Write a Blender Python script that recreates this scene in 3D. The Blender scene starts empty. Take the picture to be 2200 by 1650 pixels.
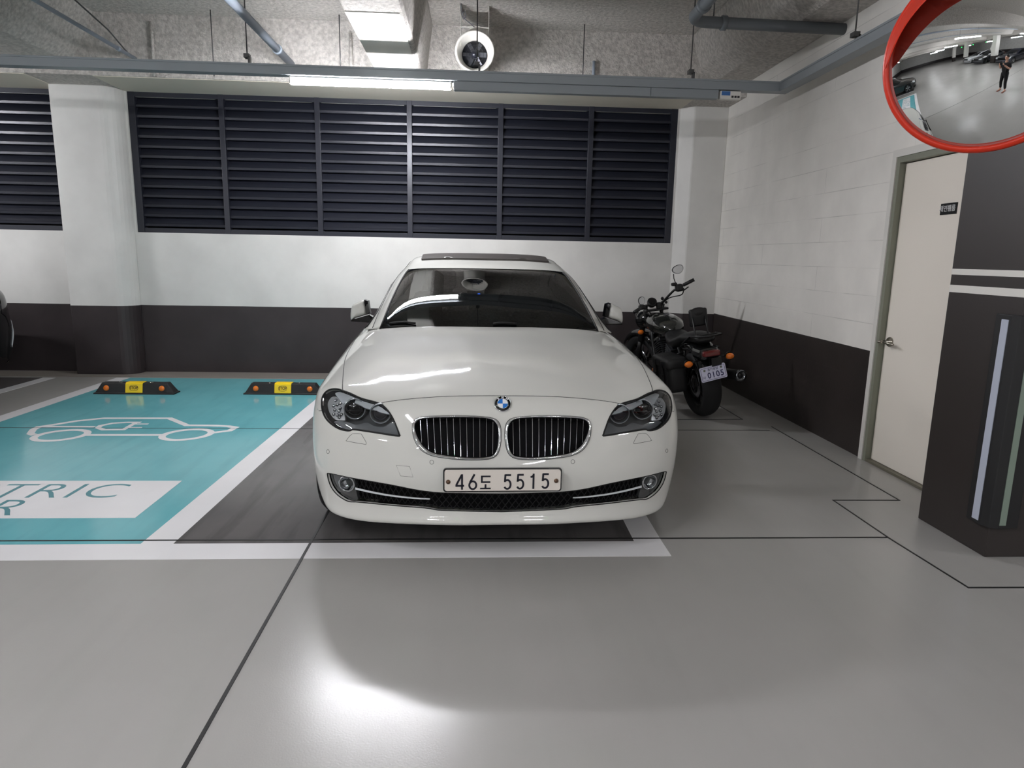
import bpy, bmesh, math, random
import numpy as np
from mathutils import Vector, Matrix, geometry
from mathutils.bvhtree import BVHTree

SC = bpy.context.scene
COL = SC.collection
random.seed(7)

# ------------------------------------------------------------------ camera
FOC = 1456.74                      # focal length in pixels of the 2200 px frame
PITCH, ROLL, YAW = 0.186163, -0.019223, -0.059869
EYE = 1.455
_cy, _sy = math.cos(YAW), math.sin(YAW)
_f = np.array([-_sy * math.cos(PITCH), _cy * math.cos(PITCH), -math.sin(PITCH)])
_r = np.array([_cy, _sy, 0.0])
_d = np.cross(_f, _r)
_c, _s = math.cos(ROLL), math.sin(ROLL)
CR, CD, CF = _c * _r + _s * _d, -_s * _r + _c * _d, _f
cam_data = bpy.data.cameras.new('camera')
cam_data.sensor_width = 36.0
cam_data.lens = 36.0 * FOC / 2200.0
cam_data.clip_start = 0.05
cam = bpy.data.objects.new('camera', cam_data)
COL.objects.link(cam)
m = Matrix.Identity(4)
for i in range(3):
    m[i][0], m[i][1], m[i][2] = CR[i], -CD[i], -CF[i]
m[2][3] = EYE
cam.matrix_world = m
SC.camera = cam

# ------------------------------------------------------------------ world, exposure
SC.view_settings.view_transform = 'Standard'
SC.view_settings.look = 'None'
SC.view_settings.exposure = 0.18
SC.view_settings.gamma = 1.0
SC.view_settings.use_curve_mapping = False
world = bpy.data.worlds.new('garage_world')
world.use_nodes = True
world.node_tree.nodes['Background'].inputs[0].default_value = (0.02, 0.02, 0.022, 1)
world.node_tree.nodes['Background'].inputs[1].default_value = 1.0
SC.world = world
SC.cycles.use_denoising = True
SC.cycles.max_bounces = 8
SC.cycles.transparent_max_bounces = 12
SC.cycles.sample_clamp_indirect = 6.0
SC.cycles.caustics_reflective = False
SC.cycles.caustics_refractive = False
TUBE_STRENGTH = 340.0               # emission of the lamp above the car
AISLE_STRENGTH = 222.0              # emission of the lamps over the aisle


def pixray(x, y):
    d = (x - 1100) * CR + (y - 825) * CD + FOC * CF
    return Vector(d)


# ------------------------------------------------------------------ materials
def lin(c):
    out = []
    for v in c:
        v = v / 255.0
        out.append(v / 12.92 if v <= 0.04045 else ((v + 0.055) / 1.055) ** 2.4)
    return tuple(out) + (1.0,)


def mat(name, rgb, rough=0.5, metal=0.0, coat=0.0, spec=0.5, emit=None, estr=0.0, trans=0.0, ior=1.45):
    m = bpy.data.materials.new(name)
    m.use_nodes = True
    b = m.node_tree.nodes['Principled BSDF']
    b.inputs['Base Color'].default_value = lin(rgb)
    b.inputs['Roughness'].default_value = rough
    b.inputs['Metallic'].default_value = metal
    b.inputs['Coat Weight'].default_value = coat
    b.inputs['Coat Roughness'].default_value = 0.03
    b.inputs['Specular IOR Level'].default_value = spec
    b.inputs['Transmission Weight'].default_value = trans
    b.inputs['IOR'].default_value = ior
    if emit:
        b.inputs['Emission Color'].default_value = lin(emit)
        b.inputs['Emission Strength'].default_value = estr
    return m


def N(m, kind, **kw):
    n = m.node_tree.nodes.new(kind)
    for k, v in kw.items():
        if k in n.inputs.keys():
            n.inputs[k].default_value = v
        else:
            setattr(n, k, v)
    return n


def L(m, a, b):
    m.node_tree.links.new(a, b)


def coords(m, scale=(1, 1, 1)):
    t = N(m, 'ShaderNodeTexCoord')
    g = N(m, 'ShaderNodeMapping')
    g.inputs['Scale'].default_value = scale
    L(m, t.outputs['Object'], g.inputs['Vector'])
    return g.outputs[0]


def bump(m, height, strength, dist, normal=None):
    b = N(m, 'ShaderNodeBump')
    b.inputs['Strength'].default_value = strength
    b.inputs['Distance'].default_value = dist
    L(m, height, b.inputs['Height'])
    if normal:
        L(m, normal, b.inputs['Normal'])
    return b.outputs[0]


def mottle(m, rgb_a, rgb_b, scale, detail=4.0, lo=0.35, hi=0.65, vec=None):
    """noise blend between two paint colours, returns a colour socket"""
    n = N(m, 'ShaderNodeTexNoise')
    n.inputs['Scale'].default_value = scale
    n.inputs['Detail'].default_value = detail
    L(m, vec or coords(m), n.inputs['Vector'])
    r = N(m, 'ShaderNodeMapRange')
    r.inputs['From Min'].default_value = lo
    r.inputs['From Max'].default_value = hi
    L(m, n.outputs[0], r.inputs['Value'])
    x = N(m, 'ShaderNodeMix', data_type='RGBA')
    x.inputs[6].default_value = lin(rgb_a)
    x.inputs[7].default_value = lin(rgb_b)
    L(m, r.outputs[0], x.inputs[0])
    return x.outputs[2]


def epoxy(name, a, b, rough=0.2, tracks=0.0, grit=1.0):
    m = mat(name, a, rough)
    P = m.node_tree.nodes['Principled BSDF']
    c = mottle(m, a, b, 1.3)
    if tracks:
        w = N(m, 'ShaderNodeTexNoise')
        w.inputs['Scale'].default_value = 3.0
        w.inputs['Detail'].default_value = 6.0
        L(m, coords(m, (3.2, 0.35, 1)), w.inputs['Vector'])
        r = N(m, 'ShaderNodeMapRange')
        r.inputs['From Min'].default_value = 0.5
        r.inputs['From Max'].default_value = 0.75
        r.inputs['To Max'].default_value = tracks
        L(m, w.outputs[0], r.inputs['Value'])
        x = N(m, 'ShaderNodeMix', data_type='RGBA')
        L(m, r.outputs[0], x.inputs[0])
        L(m, c, x.inputs[6])
        x.inputs[7].default_value = lin([v * 0.62 for v in a])
        c = x.outputs[2]
    L(m, c, P.inputs['Base Color'])
    n = N(m, 'ShaderNodeTexNoise')
    n.inputs['Scale'].default_value = 150.0
    n.inputs['Detail'].default_value = 2.0
    L(m, coords(m), n.inputs['Vector'])
    n2 = N(m, 'ShaderNodeTexNoise')
    n2.inputs['Scale'].default_value = 2.5
    L(m, coords(m), n2.inputs['Vector'])
    b1 = bump(m, n2.outputs[0], 0.03, 0.004)
    L(m, bump(m, n.outputs[0], 0.22 * grit, 0.0010, b1), P.inputs['Normal'])
    rr = N(m, 'ShaderNodeMapRange')
    rr.inputs['To Min'].default_value = rough * 0.94
    rr.inputs['To Max'].default_value = rough * 1.06
    L(m, n2.outputs[0], rr.inputs['Value'])
    L(m, rr.outputs[0], P.inputs['Roughness'])
    return m


def wall_paint(name, upper, lower, split, blocks=None, bumpy=0.12):
    """two-tone painted wall: dark dado below height split; optional concrete-block joints (axis, width, height)"""
    m = mat(name, upper, 0.42)
    P = m.node_tree.nodes['Principled BSDF']
    g = N(m, 'ShaderNodeNewGeometry')
    s = N(m, 'ShaderNodeSeparateXYZ')
    L(m, g.outputs['Position'], s.inputs[0])
    nz = N(m, 'ShaderNodeTexNoise')
    nz.inputs['Scale'].default_value = 6.0
    L(m, g.outputs['Position'], nz.inputs['Vector'])
    ad = N(m, 'ShaderNodeMath', operation='MULTIPLY_ADD')
    L(m, nz.outputs[0], ad.inputs[0])
    ad.inputs[1].default_value = 0.003
    L(m, s.outputs[2], ad.inputs[2])
    gt = N(m, 'ShaderNodeMath', operation='GREATER_THAN')
    L(m, ad.outputs[0], gt.inputs[0])
    gt.inputs[1].default_value = split + 0.0015
    up = mottle(m, upper, [v * 0.95 for v in upper], 2.2, vec=g.outputs['Position'])
    lo = mottle(m, lower, [v * 0.85 for v in lower], 3.0, vec=g.outputs['Position'])
    x = N(m, 'ShaderNodeMix', data_type='RGBA')
    L(m, gt.outputs[0], x.inputs[0])
    L(m, lo, x.inputs[6])
    L(m, up, x.inputs[7])
    L(m, x.outputs[2], P.inputs['Base Color'])
    fine = N(m, 'ShaderNodeTexNoise')
    fine.inputs['Scale'].default_value = 60.0
    L(m, g.outputs['Position'], fine.inputs['Vector'])
    nrm = bump(m, fine.outputs[0], bumpy, 0.004)
    if blocks:
        cb = N(m, 'ShaderNodeCombineXYZ')
        L(m, s.outputs[blocks[0]], cb.inputs[0])
        L(m, s.outputs[2], cb.inputs[1])
        br = N(m, 'ShaderNodeTexBrick')
        br.inputs['Scale'].default_value = 1.0
        br.inputs['Brick Width'].default_value = blocks[1]
        br.inputs['Row Height'].default_value = blocks[2]
        br.inputs['Mortar Size'].default_value = 0.0035
        br.inputs['Mortar Smooth'].default_value = 0.6
        br.inputs['Color1'].default_value = (1, 1, 1, 1)
        br.inputs['Color2'].default_value = (1, 1, 1, 1)
        br.inputs['Mortar'].default_value = (0, 0, 0, 1)
        L(m, cb.outputs[0], br.inputs['Vector'])
        nrm = bump(m, br.outputs[0], 0.25, 0.004, nrm)
        mm = N(m, 'ShaderNodeMix', data_type='RGBA', blend_type='MULTIPLY')
        fade = N(m, 'ShaderNodeTexNoise')
        fade.inputs['Scale'].default_value = 1.7
        L(m, g.outputs['Position'], fade.inputs['Vector'])
        fr = N(m, 'ShaderNodeMapRange')
        fr.inputs['From Min'].default_value = 0.42
        fr.inputs['From Max'].default_value = 0.62
        fr.inputs['To Min'].default_value = 0.02
        fr.inputs['To Max'].default_value = 0.30
        L(m, fade.outputs[0], fr.inputs['Value'])
        L(m, fr.outputs[0], mm.inputs[0])
        L(m, x.outputs[2], mm.inputs[6])
        L(m, br.outputs[0], mm.inputs[7])
        L(m, mm.outputs[2], P.inputs['Base Color'])
    L(m, nrm, P.inputs['Normal'])
    return m


def sprayed(name, rgb):
    m = mat(name, rgb, 0.95, spec=0.1)
    P = m.node_tree.nodes['Principled BSDF']
    g = N(m, 'ShaderNodeNewGeometry')
    n = N(m, 'ShaderNodeTexNoise')
    n.inputs['Scale'].default_value = 34.0
    n.inputs['Detail'].default_value = 6.0
    n.inputs['Roughness'].default_value = 0.65
    L(m, g.outputs['Position'], n.inputs['Vector'])
    v = N(m, 'ShaderNodeTexNoise')
    v.inputs['Scale'].default_value = 5.0
    L(m, g.outputs['Position'], v.inputs['Vector'])
    L(m, mottle(m, rgb, [c * 0.86 for c in rgb], 30.0, vec=g.outputs['Position']), P.inputs['Base Color'])
    b1 = bump(m, v.outputs[0], 0.5, 0.03)
    L(m, bump(m, n.outputs[0], 1.0, 0.03, b1), P.inputs['Normal'])
    return m


def thin_glass(name, tint, rough=0.0, refl=1.0):
    """thin sheet: tinted see-through plus fresnel reflection"""
    m = bpy.data.materials.new(name)
    m.use_nodes = True
    nt = m.node_tree
    nt.nodes.clear()
    o = N(m, 'ShaderNodeOutputMaterial')
    t = N(m, 'ShaderNodeBsdfTransparent')
    t.inputs[0].default_value = tint
    g = N(m, 'ShaderNodeBsdfGlossy')
    g.inputs['Roughness'].default_value = rough
    f = N(m, 'ShaderNodeFresnel')
    f.inputs[0].default_value = 1.5
    k = N(m, 'ShaderNodeMath', operation='MULTIPLY')
    k.inputs[1].default_value = refl
    k.use_clamp = True
    L(m, f.outputs[0], k.inputs[0])
    x = N(m, 'ShaderNodeMixShader')
    L(m, k.outputs[0], x.inputs[0])
    L(m, t.outputs[0], x.inputs[1])
    L(m, g.outputs[0], x.inputs[2])
    L(m, x.outputs[0], o.inputs[0])
    return m


def emitter(name, rgb, strength):
    m = mat(name, rgb, 0.5, emit=rgb, estr=strength)
    return m


M = {}
M['floor'] = epoxy('floor_epoxy', (157, 155, 152), (161, 159, 156), 0.24, tracks=0.045, grit=1.0)
M['bay_dark'] = epoxy('dark_bay_paint', (94, 92, 92), (106, 103, 102), 0.17, tracks=0.5, grit=0.5)
M['teal'] = epoxy('teal_bay_paint', (98, 168, 176), (108, 176, 183), 0.13, tracks=0.15, grit=0.25)
M['white_line'] = epoxy('white_line_paint', (222, 221, 222), (230, 229, 230), 0.2, grit=0.3)
M['joint'] = mat('joint_sealant', (22, 22, 22), 0.5)
M['wall_back'] = wall_paint('white_and_brown_wall', (206, 205, 201), (52, 46, 47), 0.806)
M['wall_right'] = wall_paint('white_and_brown_block_wall', (236, 233, 227), (50, 44, 42), 0.815, blocks=(1, 2.3, 0.2025))
M['dark_column'] = mat('dark_column_paint', (44, 39, 37), 0.45)
M['white_paint'] = mat('white_paint', (216, 214, 208), 0.45)
M['spray'] = sprayed('sprayed_insulation', (222, 217, 211))
M['louvre'] = mat('louvre_metal', (34, 36, 45), 0.32, metal=0.2)
M['black'] = mat('plain_black', (10, 10, 11), 0.7)
M['rubber'] = mat('black_rubber', (24, 24, 25), 0.55)
M['tray'] = mat('galvanised_channel', (140, 146, 150), 0.45, metal=0.25)
M['pipe'] = mat('pale_blue_pipe', (150, 160, 172), 0.5)
M['pipe_dark'] = mat('grey_drain_pipe', (94, 99, 103), 0.45)
M['steel'] = mat('threaded_steel', (88, 88, 88), 0.4, metal=0.6)
M['chrome'] = mat('chrome', (225, 227, 230), 0.06, metal=1.0)
M['brushed'] = mat('brushed_steel', (170, 165, 155), 0.25, metal=1.0)
M['door'] = mat('cream_door_paint', (236, 229, 218), 0.4)
M['door_frame'] = mat('grey_green_door_frame', (128, 130, 116), 0.45)
M['tube'] = emitter('white_light_tube', (250, 250, 255), TUBE_STRENGTH)
M['tube_aisle'] = emitter('aisle_light_tube', (250, 250, 255), AISLE_STRENGTH)
M['green_lamp'] = emitter('green_bay_indicator', (40, 255, 90), 12.0)
M['red'] = mat('red_orange_plastic', (205, 48, 22), 0.35)
M['mirror'] = mat('convex_mirror_face', (235, 238, 238), 0.015, metal=1.0)
M['yellow'] = mat('yellow_plate', (238, 200, 20), 0.35)
M['amber'] = mat('amber_reflector', (215, 110, 25), 0.25, coat=0.6)
M['fan_white'] = mat('white_fan_casing', (222, 220, 212), 0.35)
M['guard_white'] = mat('reflective_grey_strip', (176, 182, 196), 0.3)
M['guard_green'] = mat('dull_green_strip', (120, 134, 122), 0.4)
M['blue'] = mat('blue_label', (60, 105, 165), 0.5)
M['grey_label'] = mat('grey_label', (170, 172, 172), 0.5)


# ------------------------------------------------------------------ mesh helpers
class MB:
    def __init__(self):
        self.v, self.f, self.mi, self.sm = [], [], [], []
        self.k = 0
        self.smooth = False

    def add(self, verts, faces):
        o = len(self.v)
        self.v += [tuple(p) for p in verts]
        for f in faces:
            self.f.append(tuple(i + o for i in f))
            self.mi.append(self.k)
            self.sm.append(self.smooth)

    def box(self, x0, x1, y0, y1, z0, z1, mtx=None):
        vs = [Vector((x, y, z)) for z in (z0, z1) for y in (y0, y1) for x in (x0, x1)]
        if mtx:
            vs = [mtx @ p for p in vs]
        self.add(vs, [(0, 2, 3, 1), (4, 5, 7, 6), (0, 1, 5, 4), (2, 6, 7, 3), (0, 4, 6, 2), (1, 3, 7, 5)])
        return self

    def rbox(self, x0, x1, y0, y1, z0, z1, r=0.01, mtx=None, seg=2):
        """box with bevelled edges"""
        bm = bmesh.new()
        bmesh.ops.create_cube(bm, size=1.0)
        for v in bm.verts:
            v.co = Vector((x0 + (v.co.x + .5) * (x1 - x0), y0 + (v.co.y + .5) * (y1 - y0), z0 + (v.co.z + .5) * (z1 - z0)))
        bmesh.ops.bevel(bm, geom=bm.edges[:], offset=r, segments=seg, profile=0.5, affect='EDGES')
        self.from_bm(bm, mtx)
        return self

    def from_bm(self, bm, mtx=None):
        bm.verts.ensure_lookup_table()
        bm.verts.index_update()
        self.add([(mtx @ v.co) if mtx else v.co.copy() for v in bm.verts], [[v.index for v in f.verts] for f in bm.faces])
        bm.free()

    def prism(self, pts, axis, a, b, mtx=None):
        """2D outline extruded along an axis; pts given in the two other axes in order"""
        def P(p, t):
            q = {'x': (t, p[0], p[1]), 'y': (p[0], t, p[1]), 'z': (p[0], p[1], t)}[axis]
            q = Vector(q)
            return mtx @ q if mtx else q
        n = len(pts)
        area = sum(pts[i][0] * pts[(i + 1) % n][1] - pts[(i + 1) % n][0] * pts[i][1] for i in range(n))
        if area < 0:
            pts = pts[::-1]
        if axis == 'y':
            pts = pts[::-1]
        vs = [P(p, a) for p in pts] + [P(p, b) for p in pts]
        self.add(vs, [tuple(range(n))[::-1], tuple(range(n, 2 * n))] + [(i, (i + 1) % n, n + (i + 1) % n, n + i) for i in range(n)])
        return self

    def tube(self, path, r, n=12, cap=True, closed=False, r2=None):
        """round tube through points; r number or list"""
        P = [Vector(p) for p in path]
        m_ = len(P)
        rs = r if isinstance(r, (list, tuple)) else [r] * m_
        T = []
        for i in range(m_):
            if closed:
                t = P[(i + 1) % m_] - P[i - 1]
            else:
                t = P[min(i + 1, m_ - 1)] - P[max(i - 1, 0)]
            T.append(t.normalized())
        a = Vector((0, 0, 1)) if abs(T[0].z) < 0.9 else Vector((1, 0, 0))
        u = T[0].cross(a).normalized()
        vs = []
        for i in range(m_):
            u = (u - T[i] * u.dot(T[i]))
            if u.length < 1e-6:
                u = T[i].orthogonal()
            u.normalize()
            w = T[i].cross(u)
            for k in range(n):
                an = 2 * math.pi * k / n
                vs.append(P[i] + (u * math.cos(an) + w * math.sin(an) * (r2 or 1.0)) * rs[i])
        fs = []
        for i in range(m_ if closed else m_ - 1):
            j = (i + 1) % m_
            for k in range(n):
                k2 = (k + 1) % n
                fs.append((i * n + k, i * n + k2, j * n + k2, j * n + k))
        if cap and not closed:
            fs.append(tuple(range(n))[::-1])
            fs.append(tuple((m_ - 1) * n + k for k in range(n)))
        s = self.smooth
        self.smooth = True
        self.add(vs, fs)
        self.smooth = s
        return self

    def cyl(self, a, b, r, n=24, r_b=None):
        return self.tube([a, b], [r, r if r_b is None else r_b], n)

    def lathe(self, prof, origin=(0, 0, 0), axis=(0, 0, 1), n=32, closed=False, smooth=True):
        """profile [(radius, height)] turned about axis through origin"""
        A = Vector(axis).normalized()
        u = A.orthogonal().normalized()
        w = A.cross(u)
        O = Vector(origin)
        vs = []
        for (r, h) in prof:
            for k in range(n):
                t = 2 * math.pi * k / n
                vs.append(O + A * h + (u * math.cos(t) + w * math.sin(t)) * r)
        fs = []
        m_ = len(prof)
        for i in range(m_ - 1 + (1 if closed else 0)):
            j = (i + 1) % m_
            for k in range(n):
                k2 = (k + 1) % n
                fs.append((i * n + k, i * n + k2, j * n + k2, j * n + k))
        s = self.smooth
        self.smooth = smooth
        self.add(vs, fs)
        self.smooth = s
        return self

    def ball(self, c, r, sub=2, scale=(1, 1, 1), mtx=None):
        bm = bmesh.new()
        bmesh.ops.create_icosphere(bm, subdivisions=sub, radius=1.0)
        q = Matrix.Translation(Vector(c)) @ (mtx or Matrix.Identity(4)) @ Matrix.Diagonal((r * scale[0], r * scale[1], r * scale[2], 1))
        s = self.smooth
        self.smooth = True
        self.from_bm(bm, q)
        self.smooth = s
        return self

    def loft(self, rings, cap=True, smooth=True, closed=True):
        n = len(rings[0])
        vs = [p for r in rings for p in r]
        fs = []
        for i in range(len(rings) - 1):
            for k in range(n if closed else n - 1):
                k2 = (k + 1) % n
                fs.append((i * n + k, i * n + k2, (i + 1) * n + k2, (i + 1) * n + k))
        if cap:
            fs.append(tuple(range(n))[::-1])
            fs.append(tuple((len(rings) - 1) * n + k for k in range(n)))
        s = self.smooth
        self.smooth = smooth
        self.add(vs, fs)
        self.smooth = s
        return self

    def build(self, name, mats, parent=None, smooth=None, bevel=0, subsurf=0, fix=True, **props):
        me = bpy.data.meshes.new(name)
        me.from_pydata([tuple(p) for p in self.v], [], self.f)
        if not isinstance(mats, (list, tuple)):
            mats = [mats]
        for q in mats:
            me.materials.append(q)
        me.polygons.foreach_set('material_index', self.mi)
        sm = self.sm if smooth is None else [smooth] * len(self.f)
        me.polygons.foreach_set('use_smooth', sm)
        if fix:
            bm = bmesh.new()
            bm.from_mesh(me)
            bmesh.ops.recalc_face_normals(bm, faces=bm.faces)
            bm.to_mesh(me)
            bm.free()
        me.update()
        o = bpy.data.objects.new(name, me)
        COL.objects.link(o)
        if parent:
            o.parent = parent
        if bevel:
            b = o.modifiers.new('bevel', 'BEVEL')
            b.width = bevel
            b.segments = 2
            b.limit_method = 'ANGLE'
            b.angle_limit = 0.6
        if subsurf:
            b = o.modifiers.new('subdivision', 'SUBSURF')
            b.levels = b.render_levels = subsurf
        if any(sm) and not all(sm):
            pass
        for k, v in props.items():
            o[k] = v
        return o


def thing(name, label, category, loc=(0, 0, 0), rz=0.0, group=None, **kw):
    o = bpy.data.objects.new(name, None)
    o.empty_display_size = 0.2
    COL.objects.link(o)
    o.location = loc
    o.rotation_euler = (0, 0, rz)
    tag(o, label, category, group)
    for k, v in kw.items():
        o[k] = v
    return o


def tag(o, label, category, group=None, kind=None):
    o['label'] = label
    o['category'] = category
    if group:
        o['group'] = group
    if kind:
        o['kind'] = kind
    return o


def copy_tree(o, parent=None):
    c = o.copy()
    COL.objects.link(c)
    if parent:
        c.parent = parent
    for ch in o.children:
        copy_tree(ch, c)
    return c


def text_mesh(mb, s, size, mtx, bold=0.0, depth=0.0004, xs=1.0, align='CENTER', shear=0.0, spacing=1.0):
    """adds built-in-font lettering to mb, lying in the local xy plane of mtx"""
    cu = bpy.data.curves.new('lettering', 'FONT')
    cu.body = s
    cu.size = size
    cu.align_x = align
    cu.align_y = 'CENTER'
    cu.extrude = depth
    cu.offset = bold
    cu.shear = shear
    cu.space_character = spacing
    cu.resolution_u = 6
    o = bpy.data.objects.new('lettering', cu)
    COL.objects.link(o)
    bpy.context.view_layer.update()
    me = bpy.data.meshes.new_from_object(o.evaluated_get(bpy.context.evaluated_depsgraph_get()))
    q = mtx @ Matrix.Diagonal((xs, 1, 1, 1))
    mb.add([q @ v.co for v in me.vertices], [tuple(p.vertices) for p in me.polygons])
    bpy.data.objects.remove(o)
    bpy.data.curves.remove(cu)
    bpy.data.meshes.remove(me)


def frame(origin, xdir, ydir):
    x = Vector(xdir).normalized()
    z = x.cross(Vector(ydir)).normalized()
    y = z.cross(x)
    q = Matrix.Identity(4)
    for i in range(3):
        q[i][0], q[i][1], q[i][2], q[i][3] = x[i], y[i], z[i], origin[i]
    return q


def flat(mb, pts, z0, z1):
    """polygon laid on the floor with real thickness"""
    mb.prism([tuple(p) for p in pts], 'z', z0, z1)


def smooth_loop(pts, n=6, closed=True):
    """Catmull-Rom through 2D/3D points"""
    P = [np.array(p, float) for p in pts]
    k = len(P)
    out = []
    rng = range(k) if closed else range(k - 1)
    for i in rng:
        a = P[(i - 1) % k] if closed or i > 0 else P[0]
        b = P[i]
        c = P[(i + 1) % k]
        d = P[(i + 2) % k] if closed or i + 2 < k else P[-1]
        for j in range(n):
            t = j / n
            out.append(0.5 * ((2 * b) + (-a + c) * t + (2 * a - 5 * b + 4 * c - d) * t * t + (-a + 3 * b - 3 * c + d) * t ** 3))
    if not closed:
        out.append(P[-1])
    return out

# ================================================================== THE ROOM
YB = 8.30        # back wall plane
XR = 2.95        # right wall plane
ZC = 3.80        # ceiling slab


def structure(mb, name, mats, **kw):
    o = mb.build(name, mats, **kw)
    o['kind'] = 'structure'
    return o


structure(MB().box(-26, 16, -15, 9.2, -0.3, 0.0), 'floor', M['floor'])
structure(MB().box(-26, 16, -15, 9.2, ZC, ZC + 0.3), 'ceiling', M['spray'])

# back wall with two louvred openings, pilasters included as plaster of the wall
W = MB()
WX = [(-9.9, -4.62), (-3.90, 2.40)]
Z0, Z1 = 1.648, 3.20
W.box(-26, 3.3, YB, YB + 0.75, 0, Z0)
W.box(-26, 3.3, YB, YB + 0.75, Z1, ZC)
W.box(-26, -9.9, YB, YB + 0.75, Z0, Z1)
W.box(-4.62, -3.90, YB, YB + 0.75, Z0, Z1)
W.box(2.40, 3.3, YB, YB + 0.75, Z0, Z1)
W.box(-26, 3.3, YB + 0.75, YB + 0.8, 0, ZC)
structure(W, 'wall_back', M['wall_back'])
col = MB()
def fillet(x0, y0, x1, y1, k=7):
    return [(x0 + (x1 - x0) * math.sin(t), y0 + (y1 - y0) * (1 - math.cos(t))) for t in [math.pi / 2 * i / k for i in range(k + 1)]]
pts = [(-4.62, YB + .01), (-4.61, 8.08), (-4.09, 8.08)] + [(-4.09 + 0.17 * math.sin(a), 8.08 + 0.22 * (1 - math.cos(a))) for a in [math.pi / 2 * i / 7 for i in range(1, 8)]]
col.prism(pts, 'z', 0, Z1)
structure(col, 'trim_1', M['wall_back'], bevel=0.012, label='white plastered pilaster with brown foot left of the wide louvre')
col = MB()
col.prism([(2.41, YB + .01), (2.44, YB - .02), (2.545, YB - .13), (2.56, YB - .135), (2.95, YB - .135), (2.95, YB + .01)], 'z', 0, Z1)
structure(col, 'trim_2', M['wall_back'], bevel=0.006)

# right wall with door opening, jogging out to the dark column
DY0, DY1, DZ = 3.60, 4.76, 2.18
W = MB()
W.box(XR, XR + 0.3, DY1, 9.2, 0, ZC)
W.box(XR, XR + 0.3, 3.30, DY1, DZ, ZC)
W.box(XR, XR + 0.3, 3.30, DY0, 0, DZ)
structure(W, 'wall_right', M['wall_right'])
structure(MB().box(-26.2, -26, -15, 9.2, 0, ZC), 'wall_left', M['wall_back'])
structure(MB().box(-26, 16, -15.2, -15, 0, ZC), 'wall_front', M['wall_back'])
structure(MB().box(16, 16.2, -15, 9.2, 0, ZC), 'wall_far_right', M['wall_back'])
structure(MB().box(3.25, 16, 3.6, 3.75, 0, ZC), 'wall_behind_column', M['wall_back'])

# beams, sprayed
B = MB()
B.box(-26, XR, 7.65, YB + 0.01, Z1, ZC)
structure(B, 'trim_3', M['spray'])
B = MB()
B.prism([(-1.03, ZC), (-0.965, Z1 + .02), (-0.945, Z1), (-0.535, Z1), (-0.515, Z1 + .02), (-0.44, ZC)], 'y', -15, 7.7)
structure(B, 'trim_4', M['spray'])
B = MB()
B.prism([(2.31, ZC), (2.42, 3.46), (2.60, 3.345), (2.97, 3.345), (2.97, ZC)], 'y', -15, 7.7)
structure(B, 'trim_5', M['spray'], bevel=0.02)
B = MB()
B.prism([(-3.85, ZC), (-4.06, 3.40), (-4.14, 3.32), (-4.70, 3.32), (-4.78, 3.40), (-5.0, ZC)], 'y', -15, 7.7)
structure(B, 'trim_6', M['spray'])
for k, (xa, xb) in enumerate([(-8.6, -8.1), (-13, -12.4), (-18, -17.4), (7.2, 7.8)]):
    structure(MB().box(xa, xb, -15, 7.66 if xa < 3 else 3.6, 3.3, ZC), 'trim_%d' % (7 + k), M['spray'])
structure(MB().box(-26, 16, -7.2, -6.6, 3.2, ZC), 'trim_11', M['spray'])

B = MB()
B.box(-0.955, -0.555, 5.46, 7.66, Z1 - 0.005, Z1 + 0.01)
structure(B, 'trim_12', mat('bare_white_plaster', (240, 238, 230), 0.7))
B = MB()
B.box(-3.92, 2.42, 7.67, YB + 0.05, Z1 - 0.006, Z1 + 0.005)
B.box(-9.9, -4.60, 7.67, YB + 0.05, Z1 - 0.006, Z1 + 0.005)
structure(B, 'trim_13', mat('cream_plaster_soffit', (214, 208, 194), 0.8))

# louvred windows
def louvre(name, x0, x1, bars, label):
    root = thing(name, label, 'louvre window', ((x0 + x1) / 2, YB, Z0))
    root['kind'] = 'structure'
    cx = (x0 + x1) / 2
    f = MB()
    y0, y1 = 0.035, 0.11
    f.box(x0 - cx, x1 - cx, y0, y1, 0.0, 0.055)
    f.box(x0 - cx, x1 - cx, y0, y1, Z1 - Z0 - 0.055, Z1 - Z0)
    for b in [x0 + 0.03] + bars + [x1 - 0.03]:
        w = 0.03 if b in bars else 0.045
        f.box(b - cx - w, b - cx + w, y0 - 0.008, y1, 0.0, Z1 - Z0)
    f.build('louvre_frame', M['louvre'], root, bevel=0.003)
    es = [x0 + 0.03] + bars + [x1 - 0.03]
    for a, b in zip(es[:-1], es[1:]):
        s = MB()
        n = 13
        for k in range(n):
            z = 0.075 + k * (Z1 - Z0 - 0.13) / n
            p = (Z1 - Z0 - 0.13) / n
            # each blade: sloping face, then a folded lip at its foot
            s.prism([(0.052, z), (0.060, z - 0.004), (0.118, z + p * 0.98), (0.105, z + p * 1.0), (0.056, z + 0.030), (0.050, z + 0.026)], 'x', a - cx + 0.028, b - cx - 0.028)
        s.build('louvre_blades', M['louvre'], root)
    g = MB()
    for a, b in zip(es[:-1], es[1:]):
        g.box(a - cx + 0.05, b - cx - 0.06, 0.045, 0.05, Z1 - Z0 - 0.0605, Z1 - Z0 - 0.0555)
    g.build('light_leak_strip', M['chrome'], root)  # chrome strip added to imitate light leaking in above the top blade
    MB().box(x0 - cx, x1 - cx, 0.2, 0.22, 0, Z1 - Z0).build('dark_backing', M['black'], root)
    return root


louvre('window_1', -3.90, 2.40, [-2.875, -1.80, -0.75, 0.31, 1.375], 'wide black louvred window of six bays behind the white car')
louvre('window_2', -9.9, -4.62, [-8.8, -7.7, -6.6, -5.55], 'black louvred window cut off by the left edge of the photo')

# concrete kerb strip at the foot of the back wall
K = MB()
K.box(-15, 2.94, 7.93, 8.3, 0.0, 0.006)
structure(K, 'baseboard_back', mat('bare_concrete', (118, 112, 106), 0.8))

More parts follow.
